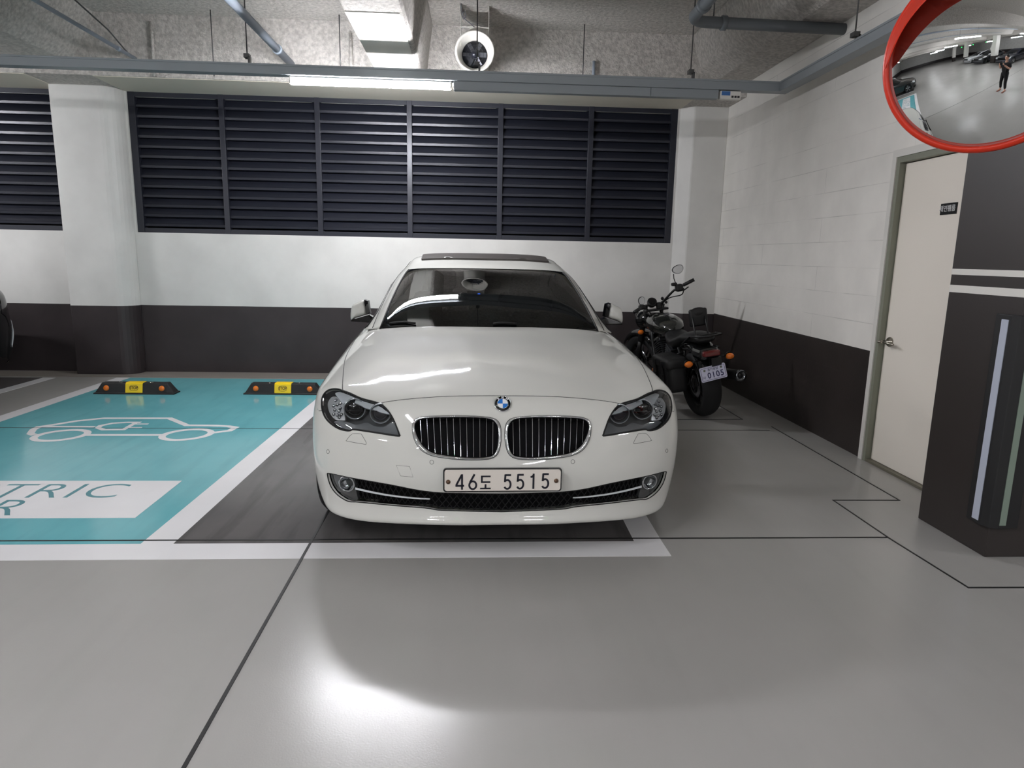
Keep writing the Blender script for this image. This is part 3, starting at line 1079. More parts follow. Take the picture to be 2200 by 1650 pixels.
# control rows (columns go from the centre line outwards, metres)
S_ROWS = [
 [(0, .30, .20), (.22, .30, .20), (.44, .33, .20), (.61, .37, .20), (.75, .42, .20), (.85, .47, .20), (.89, .50, .205), (.90, .52, .21), (.905, .53, .21)],
 [(0, .06, .195), (.22, .065, .192), (.45, .10, .187), (.62, .15, .175), (.75, .22, .165), (.845, .31, .165), (.885, .41, .17), (.898, .47, .18), (.902, .49, .19)],
 [(0, .015, .225), (.22, .02, .222), (.45, .06, .218), (.62, .12, .21), (.76, .20, .205), (.86, .29, .205), (.905, .39, .215), (.918, .45, .225), (.921, .478, .23)],
 [(0, .03, .27), (.22, .038, .27), (.45, .075, .268), (.62, .13, .265), (.765, .205, .26), (.865, .29, .26), (.918, .385, .265), (.932, .44, .27), (.934, .467, .27)],
 [(0, .015, .37), (.22, .02, .37), (.45, .055, .37), (.625, .11, .37), (.77, .18, .37), (.87, .265, .37), (.925, .36, .37), (.945, .42, .37), (.946, .462, .37)],
 [(0, .0, .45), (.22, .01, .45), (.45, .05, .45), (.63, .105, .45), (.775, .175, .45), (.872, .255, .455), (.928, .345, .46), (.947, .42, .46), (.948, .477, .45)],
 [(0, .02, .53), (.22, .028, .53), (.45, .062, .53), (.63, .115, .535), (.775, .18, .54), (.872, .258, .545), (.93, .345, .55), (.949, .43, .55), (.95, .512, .53)],
 [(0, .052, .62), (.22, .056, .62), (.45, .085, .62), (.63, .13, .625), (.77, .195, .63), (.868, .27, .635), (.928, .36, .64), (.950, .47, .64), (.951, .59, .62)],
 [(0, .095, .715), (.22, .10, .715), (.45, .125, .705), (.61, .165, .70), (.755, .225, .71), (.858, .295, .715), (.924, .40, .715), (.950, .54, .70), (.951, .69, .682)],
 [(0, .15, .798), (0.22, 0.157, 0.7967), (0.43, 0.185, 0.7868), (0.59, 0.225, 0.7729), (0.735, 0.29, 0.7885), (0.845, 0.355, 0.7851), (.915, .45, .768), (.948, .61, .745), (.951, .79, .708)],
 [(0, .30, .848), (0.22, 0.3, 0.8465), (0.43, 0.325, 0.8330), (0.6, 0.36, 0.8169), (0.745, 0.42, 0.8233), (0.855, 0.49, 0.8082), (.92, .58, .785), (.949, .73, .752), (.951, .87, .708)],
 [(0, .50, .893), (0.23, 0.5, 0.8952), (0.44, 0.52, 0.8774), (0.6, 0.56, 0.8654), (0.755, 0.63, 0.8532), (0.862, 0.7, 0.8322), (.924, .78, .803), (.950, .88, .758), (.951, .98, .68)],
 [(0, .80, .94), (0.25, 0.8, 0.9461), (0.45, 0.82, 0.9271), (0.61, 0.86, 0.9241), (0.762, 0.92, 0.8980), (0.868, 0.98, 0.8596), (.926, 1.05, .822), (.951, 1.09, .765), (.951, 1.13, .56)],
 [(0, 1.12, .972), (0.26, 1.12, 0.9751), (0.46, 1.14, 0.9677), (0.62, 1.17, 0.9543), (0.768, 1.22, 0.9259), (0.87, 1.28, 0.8858), (.927, 1.33, .842), (.952, 1.35, .765), (.948, 1.205, .37)],
 [(0, 1.42, .992), (.27, 1.43, .993), (.47, 1.46, .988), (.635, 1.50, .976), (.772, 1.54, .952), (.872, 1.59, .909), (.927, 1.63, .862), (.953, 1.66, .77), (.94, 1.40, .22)],
 [(0, 1.72, .99), (.27, 1.74, .99), (.47, 1.76, .985), (.635, 1.79, .978), (.775, 1.83, .962), (.870, 1.88, .925), (.926, 1.93, .882), (.953, 1.97, .78), (.935, 1.85, .205)],
 [(0, 2.40, .98), (.27, 2.40, .98), (.47, 2.40, .98), (.64, 2.40, .98), (.78, 2.40, .975), (.866, 2.40, .948), (.922, 2.40, .905), (.953, 2.40, .79), (.935, 2.40, .20)],
 [(0, 3.05, .98), (.27, 3.05, .98), (.47, 3.05, .98), (.64, 3.05, .98), (.78, 3.05, .985), (.866, 3.05, .965), (.920, 3.05, .92), (.953, 3.05, .80), (.935, 3.05, .20)],
 [(0, 3.45, .98), (.27, 3.45, .98), (.47, 3.45, .98), (.64, 3.45, .98), (.78, 3.45, .99), (.866, 3.45, .975), (.920, 3.45, .93), (.955, 3.45, .80), (.945, 3.42, .36)],
 [(0, 3.65, .98), (.27, 3.65, .98), (.47, 3.65, .98), (.64, 3.65, .98), (.78, 3.65, .99), (.864, 3.65, .978), (.920, 3.65, .935), (.957, 3.65, .82), (.950, 3.56, .62)],
 [(0, 3.85, .98), (.27, 3.85, .98), (.47, 3.85, .98), (.64, 3.85, .985), (.77, 3.85, .995), (.860, 3.85, .98), (.918, 3.85, .935), (.957, 3.85, .83), (.950, 3.82, .72)],
 [(0, 4.10, .99), (.27, 4.10, .99), (.47, 4.10, .99), (.63, 4.10, .995), (.76, 4.10, 1.0), (.85, 4.10, .98), (.912, 4.10, .93), (.953, 4.10, .82), (.948, 4.05, .62)],
 [(0, 4.38, 1.02), (.27, 4.38, 1.02), (.46, 4.38, 1.02), (.61, 4.38, 1.015), (.74, 4.36, 1.0), (.83, 4.34, .975), (.895, 4.31, .92), (.935, 4.28, .78), (.94, 4.22, .34)],
 [(0, 4.70, 1.04), (.27, 4.70, 1.04), (.45, 4.69, 1.035), (.59, 4.67, 1.02), (.71, 4.64, .995), (.80, 4.60, .95), (.86, 4.55, .88), (.90, 4.48, .70), (.905, 4.40, .30)],
 [(0, 4.83, 1.02), (.26, 4.83, 1.02), (.44, 4.81, 1.01), (.57, 4.78, .99), (.68, 4.74, .95), (.77, 4.69, .89), (.83, 4.62, .80), (.87, 4.55, .60), (.87, 4.47, .28)],
 [(0, 4.86, .80), (.26, 4.86, .80), (.44, 4.85, .79), (.57, 4.82, .78), (.69, 4.78, .75), (.78, 4.72, .70), (.84, 4.65, .62), (.87, 4.58, .48), (.865, 4.50, .26)],
 [(0, 4.92, .52), (.26, 4.91, .52), (.44, 4.90, .51), (.58, 4.87, .50), (.70, 4.82, .48), (.78, 4.75, .45), (.83, 4.67, .40), (.85, 4.60, .34), (.85, 4.52, .24)],
 [(0, 4.86, .28), (.26, 4.85, .28), (.44, 4.84, .28), (.57, 4.81, .28), (.68, 4.76, .27), (.76, 4.69, .26), (.80, 4.62, .25), (.83, 4.56, .23), (.83, 4.50, .22)],
]
G_ROWS = [   # greenhouse: windscreen base, glass, roof, rear glass
 [(0, 1.40, .962), (.27, 1.42, .962), (.54, 1.49, .96), (.745, 1.60, .955), (.79, 1.63, .955), (.83, 1.66, .95), (.862, 1.70, .94)],
 [(0, 1.47, .998), (.27, 1.49, .998), (.53, 1.51, .996), (.728, 1.575, .989), (.785, 1.70, .985), (.825, 1.73, .975), (.860, 1.76, .945)],
 [(0, 1.86, 1.172), (.26, 1.88, 1.171), (.50, 1.895, 1.168), (.686, 1.93, 1.154), (.748, 2.06, 1.136), (.800, 2.07, 1.075), (.866, 2.08, .953)],
 [(0, 2.19, 1.308), (.25, 2.20, 1.307), (.47, 2.215, 1.303), (.632, 2.24, 1.290), (.700, 2.35, 1.262), (.772, 2.37, 1.160), (.871, 2.38, .958)],
 [(0, 2.32, 1.354), (.245, 2.33, 1.353), (.455, 2.34, 1.350), (.603, 2.365, 1.336), (.672, 2.46, 1.308), (.755, 2.48, 1.195), (.873, 2.49, .960)],
 [(0, 2.44, 1.390), (.24, 2.45, 1.390), (.44, 2.48, 1.384), (.580, 2.53, 1.370), (.645, 2.56, 1.342), (.743, 2.58, 1.215), (.876, 2.59, .962)],
 [(0, 2.66, 1.432), (.24, 2.66, 1.432), (.43, 2.68, 1.425), (.562, 2.72, 1.410), (.627, 2.75, 1.378), (.733, 2.77, 1.235), (.877, 2.78, .965)],
 [(0, 2.90, 1.460), (.24, 2.90, 1.460), (.43, 2.90, 1.453), (.558, 2.92, 1.438), (.622, 2.94, 1.402), (.730, 2.96, 1.250), (.880, 2.98, .97)],
 [(0, 3.30, 1.452), (.24, 3.30, 1.452), (.43, 3.30, 1.445), (.555, 3.30, 1.430), (.620, 3.30, 1.394), (.728, 3.30, 1.245), (.880, 3.30, .975)],
 [(0, 3.70, 1.405), (.24, 3.70, 1.404), (.43, 3.68, 1.398), (.550, 3.66, 1.385), (.615, 3.65, 1.350), (.725, 3.64, 1.215), (.878, 3.64, .98)],
 [(0, 3.95, 1.335), (.24, 3.95, 1.334), (.43, 3.92, 1.328), (.550, 3.88, 1.315), (.615, 3.86, 1.280), (.730, 3.85, 1.17), (.875, 3.84, .985)],
 [(0, 4.25, 1.17), (.26, 4.25, 1.168), (.46, 4.21, 1.16), (.590, 4.15, 1.15), (.650, 4.11, 1.13), (.755, 4.08, 1.08), (.868, 4.05, .985)],
 [(0, 4.52, 1.00), (.28, 4.51, 1.00), (.50, 4.45, .995), (.640, 4.37, .99), (.700, 4.32, .985), (.775, 4.27, .98), (.860, 4.22, .97)],
]


class Surf:
    """smooth symmetric surface over a control net; s runs along rows, c in [-k, k] across"""
    def __init__(self, rows, corr=2):
        half = np.array(rows, float)
        left = half[:, :0:-1].copy()
        left[:, :, 0] *= -1
        tgt = np.concatenate([left, half], axis=1)
        self.nr, self.nc = tgt.shape[:2]
        self.k = half.shape[1] - 1
        P = tgt.copy()
        for _ in range(corr):
            self.setP(P)
            ii, jj = np.meshgrid(np.arange(self.nr), np.arange(self.nc), indexing='ij')
            Q = self._ev(ii.ravel().astype(float), jj.ravel().astype(float)).reshape(P.shape)
            P = P + 0.62 * (tgt - Q)
        self.setP(P)
        self.post = None

    def setP(self, P):
        e = np.concatenate([(2 * P[:1] - P[1:2]), P, (2 * P[-1:] - P[-2:-1])], axis=0)
        e = np.concatenate([(2 * e[:, :1] - e[:, 1:2]), e, (2 * e[:, -1:] - e[:, -2:-1])], axis=1)
        self.E = e

    @staticmethod
    def _w(t):
        return np.stack([(1 - t) ** 3, 3 * t ** 3 - 6 * t ** 2 + 4, -3 * t ** 3 + 3 * t ** 2 + 3 * t + 1, t ** 3], -1) / 6.0

    def _ev(self, u, v):
        i = np.clip(np.floor(u).astype(int), 0, self.nr - 2)
        j = np.clip(np.floor(v).astype(int), 0, self.nc - 2)
        wu, wv = self._w(u - i), self._w(v - j)
        out = np.zeros((len(u), 3))
        for a in range(4):
            for b in range(4):
                out += (wu[:, a] * wv[:, b])[:, None] * self.E[i + a, j + b]
        return out

    def ev(self, s, c):
        s = np.atleast_1d(np.asarray(s, float))
        c = np.atleast_1d(np.asarray(c, float))
        P = self._ev(s, c + self.k)
        if self.post:
            P = self.post(P)
        return P

    def nrm(self, s, c):
        e = 0.02
        s = np.atleast_1d(np.asarray(s, float))
        c = np.atleast_1d(np.asarray(c, float))
        a = self.ev(np.minimum(s + e, self.nr - 1), c) - self.ev(np.maximum(s - e, 0), c)
        b = self.ev(s, np.minimum(c + e, self.k)) - self.ev(s, np.maximum(c - e, -self.k))
        n = np.cross(b, a)
        n /= np.maximum(np.linalg.norm(n, axis=1), 1e-9)[:, None]
        return n * self.sgn

    def finish(self, ref_s, ref_c, outward):
        self.sgn = 1.0
        n = self.nrm([ref_s], [ref_c])[0]
        self.sgn = 1.0 if np.dot(n, outward) > 0 else -1.0
        # ray-cast grid
        R = 6
        ss = np.linspace(0, self.nr - 1, (self.nr - 1) * R + 1)
        cc = np.linspace(-self.k, self.k, 2 * self.k * R + 1)
        g = np.array(np.meshgrid(ss, cc, indexing='ij')).reshape(2, -1)
        V = self.ev(g[0], g[1])
        self.uv = g.T
        m = len(cc)
        T = []
        for i in range(len(ss) - 1):
            for j in range(m - 1):
                a = i * m + j
                T += [(a, a + 1, a + m + 1), (a, a + m + 1, a + m)]
        self.T, self.V = T, V
        self.bvh = BVHTree.FromPolygons([tuple(p) for p in V], T)
        return self

    def near(self, p):
        h = self.bvh.find_nearest(p)
        return self._bary(h[0], h[2])

    def _bary(self, p, idx):
        a, b, c = self.T[idx]
        A, B, C = (Vector(self.V[k]) for k in (a, b, c))
        v0, v1, v2 = B - A, C - A, p - A
        d00, d01, d11, d20, d21 = v0.dot(v0), v0.dot(v1), v1.dot(v1), v2.dot(v0), v2.dot(v1)
        den = d00 * d11 - d01 * d01
        v = (d11 * d20 - d01 * d21) / den
        w = (d00 * d21 - d01 * d20) / den
        q = self.uv[a] * (1 - v - w) + self.uv[b] * v + self.uv[c] * w
        return (float(q[0]), float(q[1]))

    def hit(self, x, y):
        """surface point seen at a photograph pixel (outline tracing)"""
        o = CARI @ Vector((0, 0, EYE))
        d = (CARI.to_3x3() @ pixray(x, y)).normalized()
        h = self.bvh.ray_cast(o, d)
        if h[0] is None:
            h2 = self.bvh.find_nearest(o + d * 3.3)
            return self._bary(h2[0], h2[2])
        return self._bary(h[0], h[2])

    def p(self, s, c, off=0.0):
        P = self.ev([s], [c])[0]
        if off:
            P = P + self.nrm([s], [c])[0] * off
        return Vector(P)


def hood_shape(P):
    """two long creases on the bonnet and the hollow beside them"""
    x, y, z = np.abs(P[:, 0]), P[:, 1], P[:, 2]
    t = np.clip((y - 0.16) / 1.25, 0, 1)
    line = 0.10 + 0.20 * t
    amp = 0.006 * np.clip((y - 0.14) / 0.25, 0, 1) * np.clip((1.50 - y) / 0.2, 0, 1) * np.clip((z - 0.76) / 0.06, 0, 1) * np.clip((0.80 - x) / 0.25, 0, 1)
    P[:, 2] = z + amp / (1 + np.exp((x - line) / 0.013)) - amp * 0.5
    return P


SB = Surf(S_ROWS)
SB.post = hood_shape
SB.finish(6, 0, (0, -1, 0))
SG = Surf(G_ROWS).finish(7, 0, (0, 0, 1))


def inside(px_, poly):
    x, y = px_[:, 0], px_[:, 1]
    P = np.array(poly)
    r = np.zeros(len(x), bool)
    n = len(P)
    j = n - 1
    for i in range(n):
        xi, yi, xj, yj = P[i, 0], P[i, 1], P[j, 0], P[j, 1]
        if yi != yj:
            c = ((yi > y) != (yj > y)) & (x < (xj - xi) * (y - yi) / (yj - yi) + xi)
            r ^= c
        j = i
    return r


def resample(poly, step):
    out = []
    n = len(poly)
    for i in range(n):
        a, b = np.array(poly[i], float), np.array(poly[(i + 1) % n], float)
        k = max(1, int(np.ceil(np.linalg.norm(b - a) / step)))
        for t in range(k):
            out.append(a + (b - a) * t / k)
    return out


def mirror_uv(poly):
    return [(p[0], -p[1]) for p in poly][::-1]


def panel(mb, surf, outer, holes=(), step=0.16, off=0.0, flange=0.012, flip=False):
    """triangulated patch of a surface inside an outline in (s, c), with holes and turned-in edges"""
    outer = resample(outer, step)
    holes = [resample(h, step * 0.6) for h in holes]
    A = np.array(outer)
    s0, c0 = A.min(0)
    s1, c1 = A.max(0)
    gs = np.arange(np.floor(s0 / step) * step, s1 + step, step)
    gc = np.arange(np.floor(c0 / step) * step, c1 + step, step)
    G = np.array(np.meshgrid(gs, gc, indexing='ij')).reshape(2, -1).T
    keep = inside(G, outer)
    for h in holes:
        keep &= ~inside(G, h)
    G = G[keep]
    loops = [outer] + holes
    bp = np.array([p for l in loops for p in l])
    if len(G):
        kk = np.ones(len(G), bool)
        for a in range(0, len(G), 2000):
            d = ((G[a:a + 2000, None, :] - bp[None]) ** 2).sum(2).min(1)
            kk[a:a + 2000] = d > (0.45 * step) ** 2
        G = G[kk]
    pts = [Vector((float(p[0]), float(p[1]))) for l in loops for p in l] + [Vector((float(g[0]), float(g[1]))) for g in G]
    edges = []
    o = 0
    for l in loops:
        n = len(l)
        edges += [(o + i, o + (i + 1) % n) for i in range(n)]
        o += n
    r = geometry.delaunay_2d_cdt(pts, edges, [], 0, 1e-5)
    V2 = np.array([(v.x, v.y) for v in r[0]])
    F = np.array([list(f) for f in r[2] if len(f) == 3])
    cen = V2[F].mean(1)
    k = inside(cen, outer)
    for h in holes:
        k &= ~inside(cen, h)
    F = F[k]
    s_ = np.clip(V2[:, 0], 0, surf.nr - 1)
    c_ = np.clip(V2[:, 1], -surf.k, surf.k)
    P = surf.ev(s_, c_)
    Nn = surf.nrm(s_, c_)
    P = P + Nn * off
    # orient
    f0 = F[len(F) // 2]
    g = np.cross(P[f0[1]] - P[f0[0]], P[f0[2]] - P[f0[0]])
    if np.dot(g, Nn[f0[0]]) < 0:
        F = F[:, ::-1]
    sm = mb.smooth
    mb.smooth = True
    mb.add(P, [tuple(int(i) for i in f) for f in F])
    if flange:
        cnt = {}
        for f in F:
            for a, b in ((f[0], f[1]), (f[1], f[2]), (f[2], f[0])):
                key = (min(a, b), max(a, b))
                cnt[key] = cnt.get(key, 0) + 1 if key in cnt else 1
        vs, fs = [], []
        for (a, b), q in cnt.items():
            if q == 1:
                i = len(vs)
                vs += [P[a], P[b], P[b] - Nn[b] * flange, P[a] - Nn[a] * flange]
                fs.append((i, i + 1, i + 2, i + 3))
        mb.smooth = False
        mb.add(vs, fs)
    mb.smooth = sm


def z3(pts):      # points read in the enlargement of the car's front left quarter
    return [(660 + x * 420 / 2166.0, 820 + y * 420 / 2166.0) for x, y in pts]


def trace(pts, n=4, closed=True, surf=None, scale=True):
    """smoothed picture outline carried onto the car surface, as (s, c)"""
    q = smooth_loop(z3(pts) if scale else pts, n, closed) if n > 1 else [np.array(p) for p in (z3(pts) if scale else pts)]
    return [(surf or SB).hit(p[0], p[1]) for p in q]


def line_on(mb, surf, uv, r=0.0016, off=0.0, closed=False, n=6):
    mb.tube([surf.p(a, b, off) for a, b in uv], r, n, closed=closed)


# ---- outlines (traced on the car's right, mirrored for its left)
HL = [(395, 100), (340, 82), (270, 82), (210, 110), (170, 170), (160, 260), (175, 340), (210, 410), (270, 470), (350, 520), (430, 541), (480, 541), (520, 530), (700, 555), (1000, 600), (1018, 580), (985, 490), (940, 390), (880, 305), (795, 240), (600, 185), (480, 130)]
KO = [(1166, 500), (1180, 440), (1220, 408), (1300, 388), (1500, 378), (1750, 378), (1950, 388), (2060, 405), (2115, 440), (2143, 500), (2150, 600), (2142, 700), (2120, 780), (2080, 830), (2010, 858), (1880, 868), (1700, 865), (1550, 850), (1400, 825), (1310, 790), (1250, 745), (1205, 680), (1175, 600)]
KI = [(1196, 500), (1213, 450), (1260, 420), (1400, 406), (1600, 402), (1800, 402), (1980, 412), (2065, 440), (2103, 500), (2114, 600), (2106, 700), (2083, 780), (2035, 822), (1900, 838), (1700, 831), (1550, 814), (1420, 790), (1335, 748), (1275, 690), (1225, 600)]
IT = [(222, 1018), (260, 1018), (500, 1068), (900, 1138), (1150, 1188), (1300, 1213), (1500, 1232), (1800, 1240), (2161, 1244)]
IB = [(2161, 1440), (1900, 1436), (1500, 1425), (1400, 1413), (1300, 1398), (1000, 1375), (700, 1347), (540, 1332), (470, 1330), (400, 1300), (320, 1240), (262, 1160), (232, 1080)]

hl = trace(HL, 4)
ko = trace(KO, 3)
ki = trace(KI, 3)
itop = trace(IT, 3, closed=False)
ibot = trace(IB, 3, closed=False)
itop[-1] = (itop[-1][0], 0.0)
ibot[0] = (ibot[0][0], 0.0)
half_in = itop + ibot
intake = itop[:-1] + [(p[0], -p[1]) for p in itop[::-1]] + [(p[0], -p[1]) for p in ibot[::-1]][:-1] + ibot
hoodfront = trace([(795, 240), (900, 220), (1100, 195), (1300, 178), (1500, 165), (1750, 158), (2000, 156)], 3, closed=False)
hoodside = [SB.hit(*p) for p in smooth_loop([(736.8, 838), (736, 828), (739.5, 782), (745, 763), (753, 747), (768.6, 722), (783, 706)], 4, False)]
fendb = trace([(165, 318), (145, 321), (130, 323)], 2, closed=False)

# hood outline: up the left side, across the back, down the other, along the leading edge
hs = hoodside
e = hs[-1]
rear_s = 14.05
hl_top = trace([(395, 100), (480, 130), (600, 185), (795, 240)], 4, closed=False)
hood = []
hood += [(p[0], 0) for p in []]
left = hs + [(rear_s, max(e[1], -4.7))]
# leading edge from centre to the lamp, lamp top edge, then up the shut line
lead = [(hoodfront[-1][0], 0.0)] + hoodfront[::-1] + hl_top[::-1][1:]
halfh = lead + left
hood = halfh + [(p[0], -p[1]) for p in halfh[::-1]][:-1]

R_END = SB.nr - 1
def side_edge(s):
    return -float(SB.k)
# fender/bumper split: from lamp edge to wheel arch
fb = fendb + [(fendb[-1][0] + 0.02, -8.0)]
hl_out = trace([(165, 318), (160, 260), (170, 170), (210, 110), (270, 82), (340, 82), (395, 100)], 4, closed=False)
fender = hl_out + hs[1:] + [(rear_s, max(e[1], -4.7)), (rear_s, -8.0)] + [(x, -8.0) for x in np.linspace(rear_s, fb[-1][0], 12)[1:-1]] + fb[::-1]
# bumper: centre lead edge -> lamp bottom edge -> split -> arch -> sill
hl_low = trace([(795, 240), (880, 305), (940, 390), (985, 490), (1018, 580), (1000, 600), (700, 555), (520, 530), (480, 541), (430, 541), (350, 520), (270, 470), (210, 410), (175, 340), (165, 318)], 4, closed=False)
bh = [(hoodfront[-1][0], 0.0)] + hoodfront[::-1] + hl_low[1:] + fb[1:] + [(x, -8.0) for x in np.linspace(fb[-1][0], 0, 10)[1:]]
bumper = bh + [(p[0], -p[1]) for p in bh[::-1]][:-1]
intake_r = intake

mb = MB()
panel(mb, SB, hood, step=0.17)
mb.build('bonnet', M['paint'], car, fix=False)
mb = MB()
panel(mb, SB, bumper, [ko, mirror_uv(ko), intake_r], step=0.14)
mb.build('front_bumper', M['paint'], car, fix=False)
for sgn in (1, -1):
    mb = MB()
    panel(mb, SB, fender if sgn > 0 else mirror_uv(fender), step=0.17)
    mb.build('front_wing', M['paint'], car, fix=False)
# doors and rear body
rest = [(rear_s, -8.0), (R_END, -8.0), (R_END, 8.0), (rear_s, 8.0)]
mb = MB()
panel(mb, SB, rest, step=0.33, flange=0)
mb.build('body_sides', M['paint'], car, fix=False)
# seams
mb = MB()
for sg_ in (1, -1):
    f = lambda l: [(a, b * sg_) for a, b in l]
    line_on(mb, SB, f(hs), 0.0020)
    line_on(mb, SB, f(lead), 0.0016)
    line_on(mb, SB, f(fb), 0.0013)
    line_on(mb, SB, f(hl), 0.0042, closed=True)
    line_on(mb, SB, f(ko), 0.0020, closed=True)
    # washer covers, towing-eye cover, parking sensors
    line_on(mb, SB, f(trace([(437, 650), (450, 630), (500, 578), (590, 578), (607, 592), (652, 670), (652, 688), (635, 693), (445, 660)], 2)), 0.0009, closed=True)
    for cx_, cy_, rx_, ry_ in ((230, 775, 15, 22), (1380, 892, 22, 23)):
        line_on(mb, SB, f(trace([(cx_ + rx_ * math.cos(t), cy_ + ry_ * math.sin(t)) for t in [2 * math.pi * k / 12 for k in range(12)]], 1)), 0.0010, closed=True)
line_on(mb, SB, trace([(988, 926), (1135, 940), (1173, 1056), (1035, 1045)], 1), 0.0009, closed=True)
line_on(mb, SB, [(p[0], p[1]) for p in intake], 0.0025, closed=True)
mb.build('panel_gaps', M['seam'], car)
# dark insides
mb = MB()
mb.box(-0.70, 0.70, 0.62, 4.55, 0.17, 0.66)
mb.box(-0.60, 0.60, 0.22, 0.62, 0.24, 0.62)
mb.build('underbody', M['black'], car)

# ---- kidney grilles
for sg_ in (1, -1):
    g = MB()
    O_ = [(a, b * sg_) for a, b in resample(ko, 0.08)]
    # ring: outer edge, crown, inner edge
    n = 96
    def arcres(uv):
        P = [SB.p(a, b) for a, b in uv]
        L_ = [0]
        for i in range(len(P)):
            L_.append(L_[-1] + (P[(i + 1) % len(P)] - P[i]).length)
        out = []
        j = 0
        for k in range(n):
            t = L_[-1] * k / n
            while L_[j + 1] < t:
                j += 1
            w_ = (t - L_[j]) / max(1e-9, L_[j + 1] - L_[j])
            a, b = uv[j % len(uv)], uv[(j + 1) % len(uv)]
            out.append((a[0] + (b[0] - a[0]) * w_, a[1] + (b[1] - a[1]) * w_))
        return out
    ro = arcres([(a, b * sg_) for a, b in ko])
    ri = arcres([(a, b * sg_) for a, b in ki])
    # align start
    P0 = SB.p(*ro[0])
    k0 = min(range(n), key=lambda k: (SB.p(*ri[k]) - P0).length)
    ri = ri[k0:] + ri[:k0]
    rings = []
    for t, off in ((0.02, -0.012), (0.04, 0.004), (0.3, 0.012), (0.7, 0.011), (0.97, 0.002), (1.0, -0.03)):
        rings.append([SB.p(a[0] + (b[0] - a[0]) * t, a[1] + (b[1] - a[1]) * t, off) for a, b in zip(ro, ri)])
    g.loft(rings, cap=False)
    grille = g.build('kidney_grille_surround', M['chrome'], car)
    back = MB()
    back.smooth = False
    back.add([SB.p(a, b, -0.055) for a, b in ri], [tuple(range(n))])
    back.loft([[SB.p(a, b, -0.01) for a, b in ri], [SB.p(a, b, -0.055) for a, b in ri]], cap=False)
    back.build('grille_recess', M['grille_black'], grille)
    kin = [(a, b * sg_) for a, b in ki]
    K2 = np.array(z3(KI))
    for k in range(12):
        xt = 1252 + k * 73.3
        sl = 28 - k * 2.9
        pts_ = []
        for t in np.linspace(0, 1, 9):
            x_, y_ = xt + sl * t, 400 + 440 * t
            pts_.append((660 + x_ * 420 / 2166.0, 820 + y_ * 420 / 2166.0))
        # clip to inner outline
        seg = [p for p in [(pts_[0][0] + (pts_[-1][0] - pts_[0][0]) * t, pts_[0][1] + (pts_[-1][1] - pts_[0][1]) * t) for t in np.linspace(0, 1, 60)] if inside(np.array([p]), K2)[0]]
        if len(seg) < 6:
            continue
        seg = [seg[int(i)] for i in np.linspace(0, len(seg) - 1, 8)]
        uv = [SB.hit(*p) for p in seg]
        uv = [(a, b * sg_) for a, b in uv]
        bar = MB()
        rr = []
        for a, b in uv:
            nrm = Vector(SB.nrm([a], [b])[0])
            c0 = SB.p(a, b, -0.002)
            lat = Vector((1, 0, 0))
            lat = (lat - nrm * lat.dot(nrm)).normalized()
            rr.append([c0 - lat * 0.0016, c0 - lat * 0.0008 + nrm * 0.003, c0 + lat * 0.0008 + nrm * 0.003, c0 + lat * 0.0016, c0 + lat * 0.0016 - nrm * 0.007, c0 - lat * 0.0016 - nrm * 0.007])
        bar.loft(rr, smooth=False)
        bar.build('grille_bar', M['lamp_chrome'], grille)

# ---- lower intake
mb = MB()
mi_ = [(a, b) for a, b in intake]
mb.smooth = False
# mesh behind the opening: honeycomb wires over a dark floor
mb2 = MB()
panel(mb2, SB, intake, step=0.25, off=-0.045, flange=0)
gl = mb2.build('lower_grille', M['grille_black'], car, fix=False)
wires = MB()
top_uv, bot_uv = itop, ibot[::-1]
def lerp_edge(edge, c):
    E = sorted([(abs(b), a) for a, b in edge])
    xs_, ys_ = [q[0] for q in E], [q[1] for q in E]
    return float(np.interp(abs(c), xs_, ys_))
for k in range(-34, 35):
    for dirn in (1, -1):
        path = []
        for t in np.linspace(0, 1, 6):
            c_ = (k + dirn * t * 2.2) * 0.15
            if abs(c_) > 4.6:
                continue
            sb_, st_ = lerp_edge(ibot, c_), lerp_edge(itop, c_)
            path.append(SB.p(sb_ + (st_ - sb_) * t, c_, -0.030))
        if len(path) > 2:
            wires.tube(path, 0.0022, 4, cap=False)
wires.build('honeycomb_mesh', mat('grille_mesh_black', (9, 9, 11), 0.6), gl)
mb = MB()
for sg_ in (1, -1):
    bl = trace([(525, 1192), (700, 1232), (900, 1268), (1100, 1292), (1250, 1304), (1357, 1308)], 3, closed=False)
    rr = []
    for i, (a, b) in enumerate(bl):
        nrm = Vector(SB.nrm([a], [b])[0])
        c0 = SB.p(a, b * sg_, -0.006) 
        up_ = Vector((0, 0, 1))
        h_ = 0.0045 * (1 - 0.55 * i / len(bl))
        bk = Vector((0, 1, 0))
        rr.append([c0 + up_ * h_, c0 - up_ * h_, c0 - up_ * h_ + bk * 0.004, c0 + up_ * h_ + bk * 0.006])
    m2 = MB()
    m2.loft(rr, smooth=False)
    m2.build('intake_blade', M['lamp_silver'], car)

def sheet(mb, uv, off, flange=0.0, step=0.12, surf=None):
    panel(mb, surf or SB, uv, step=step, off=off, flange=flange)


def disc_frame(uvc, sg_, off, tilt=None):
    """frame on the surface looking out along car -y"""
    P = SB.p(uvc[0], uvc[1] * sg_, off)
    return P


def ring_at(mb, C, r, w, depth, normal=(0, -1, 0), n=32, sy=1.0):
    mb.lathe([(r - w, 0.0), (r - w * .5, depth), (r, 0.0), (r - w * .5, -depth)], C, normal, n, closed=True)


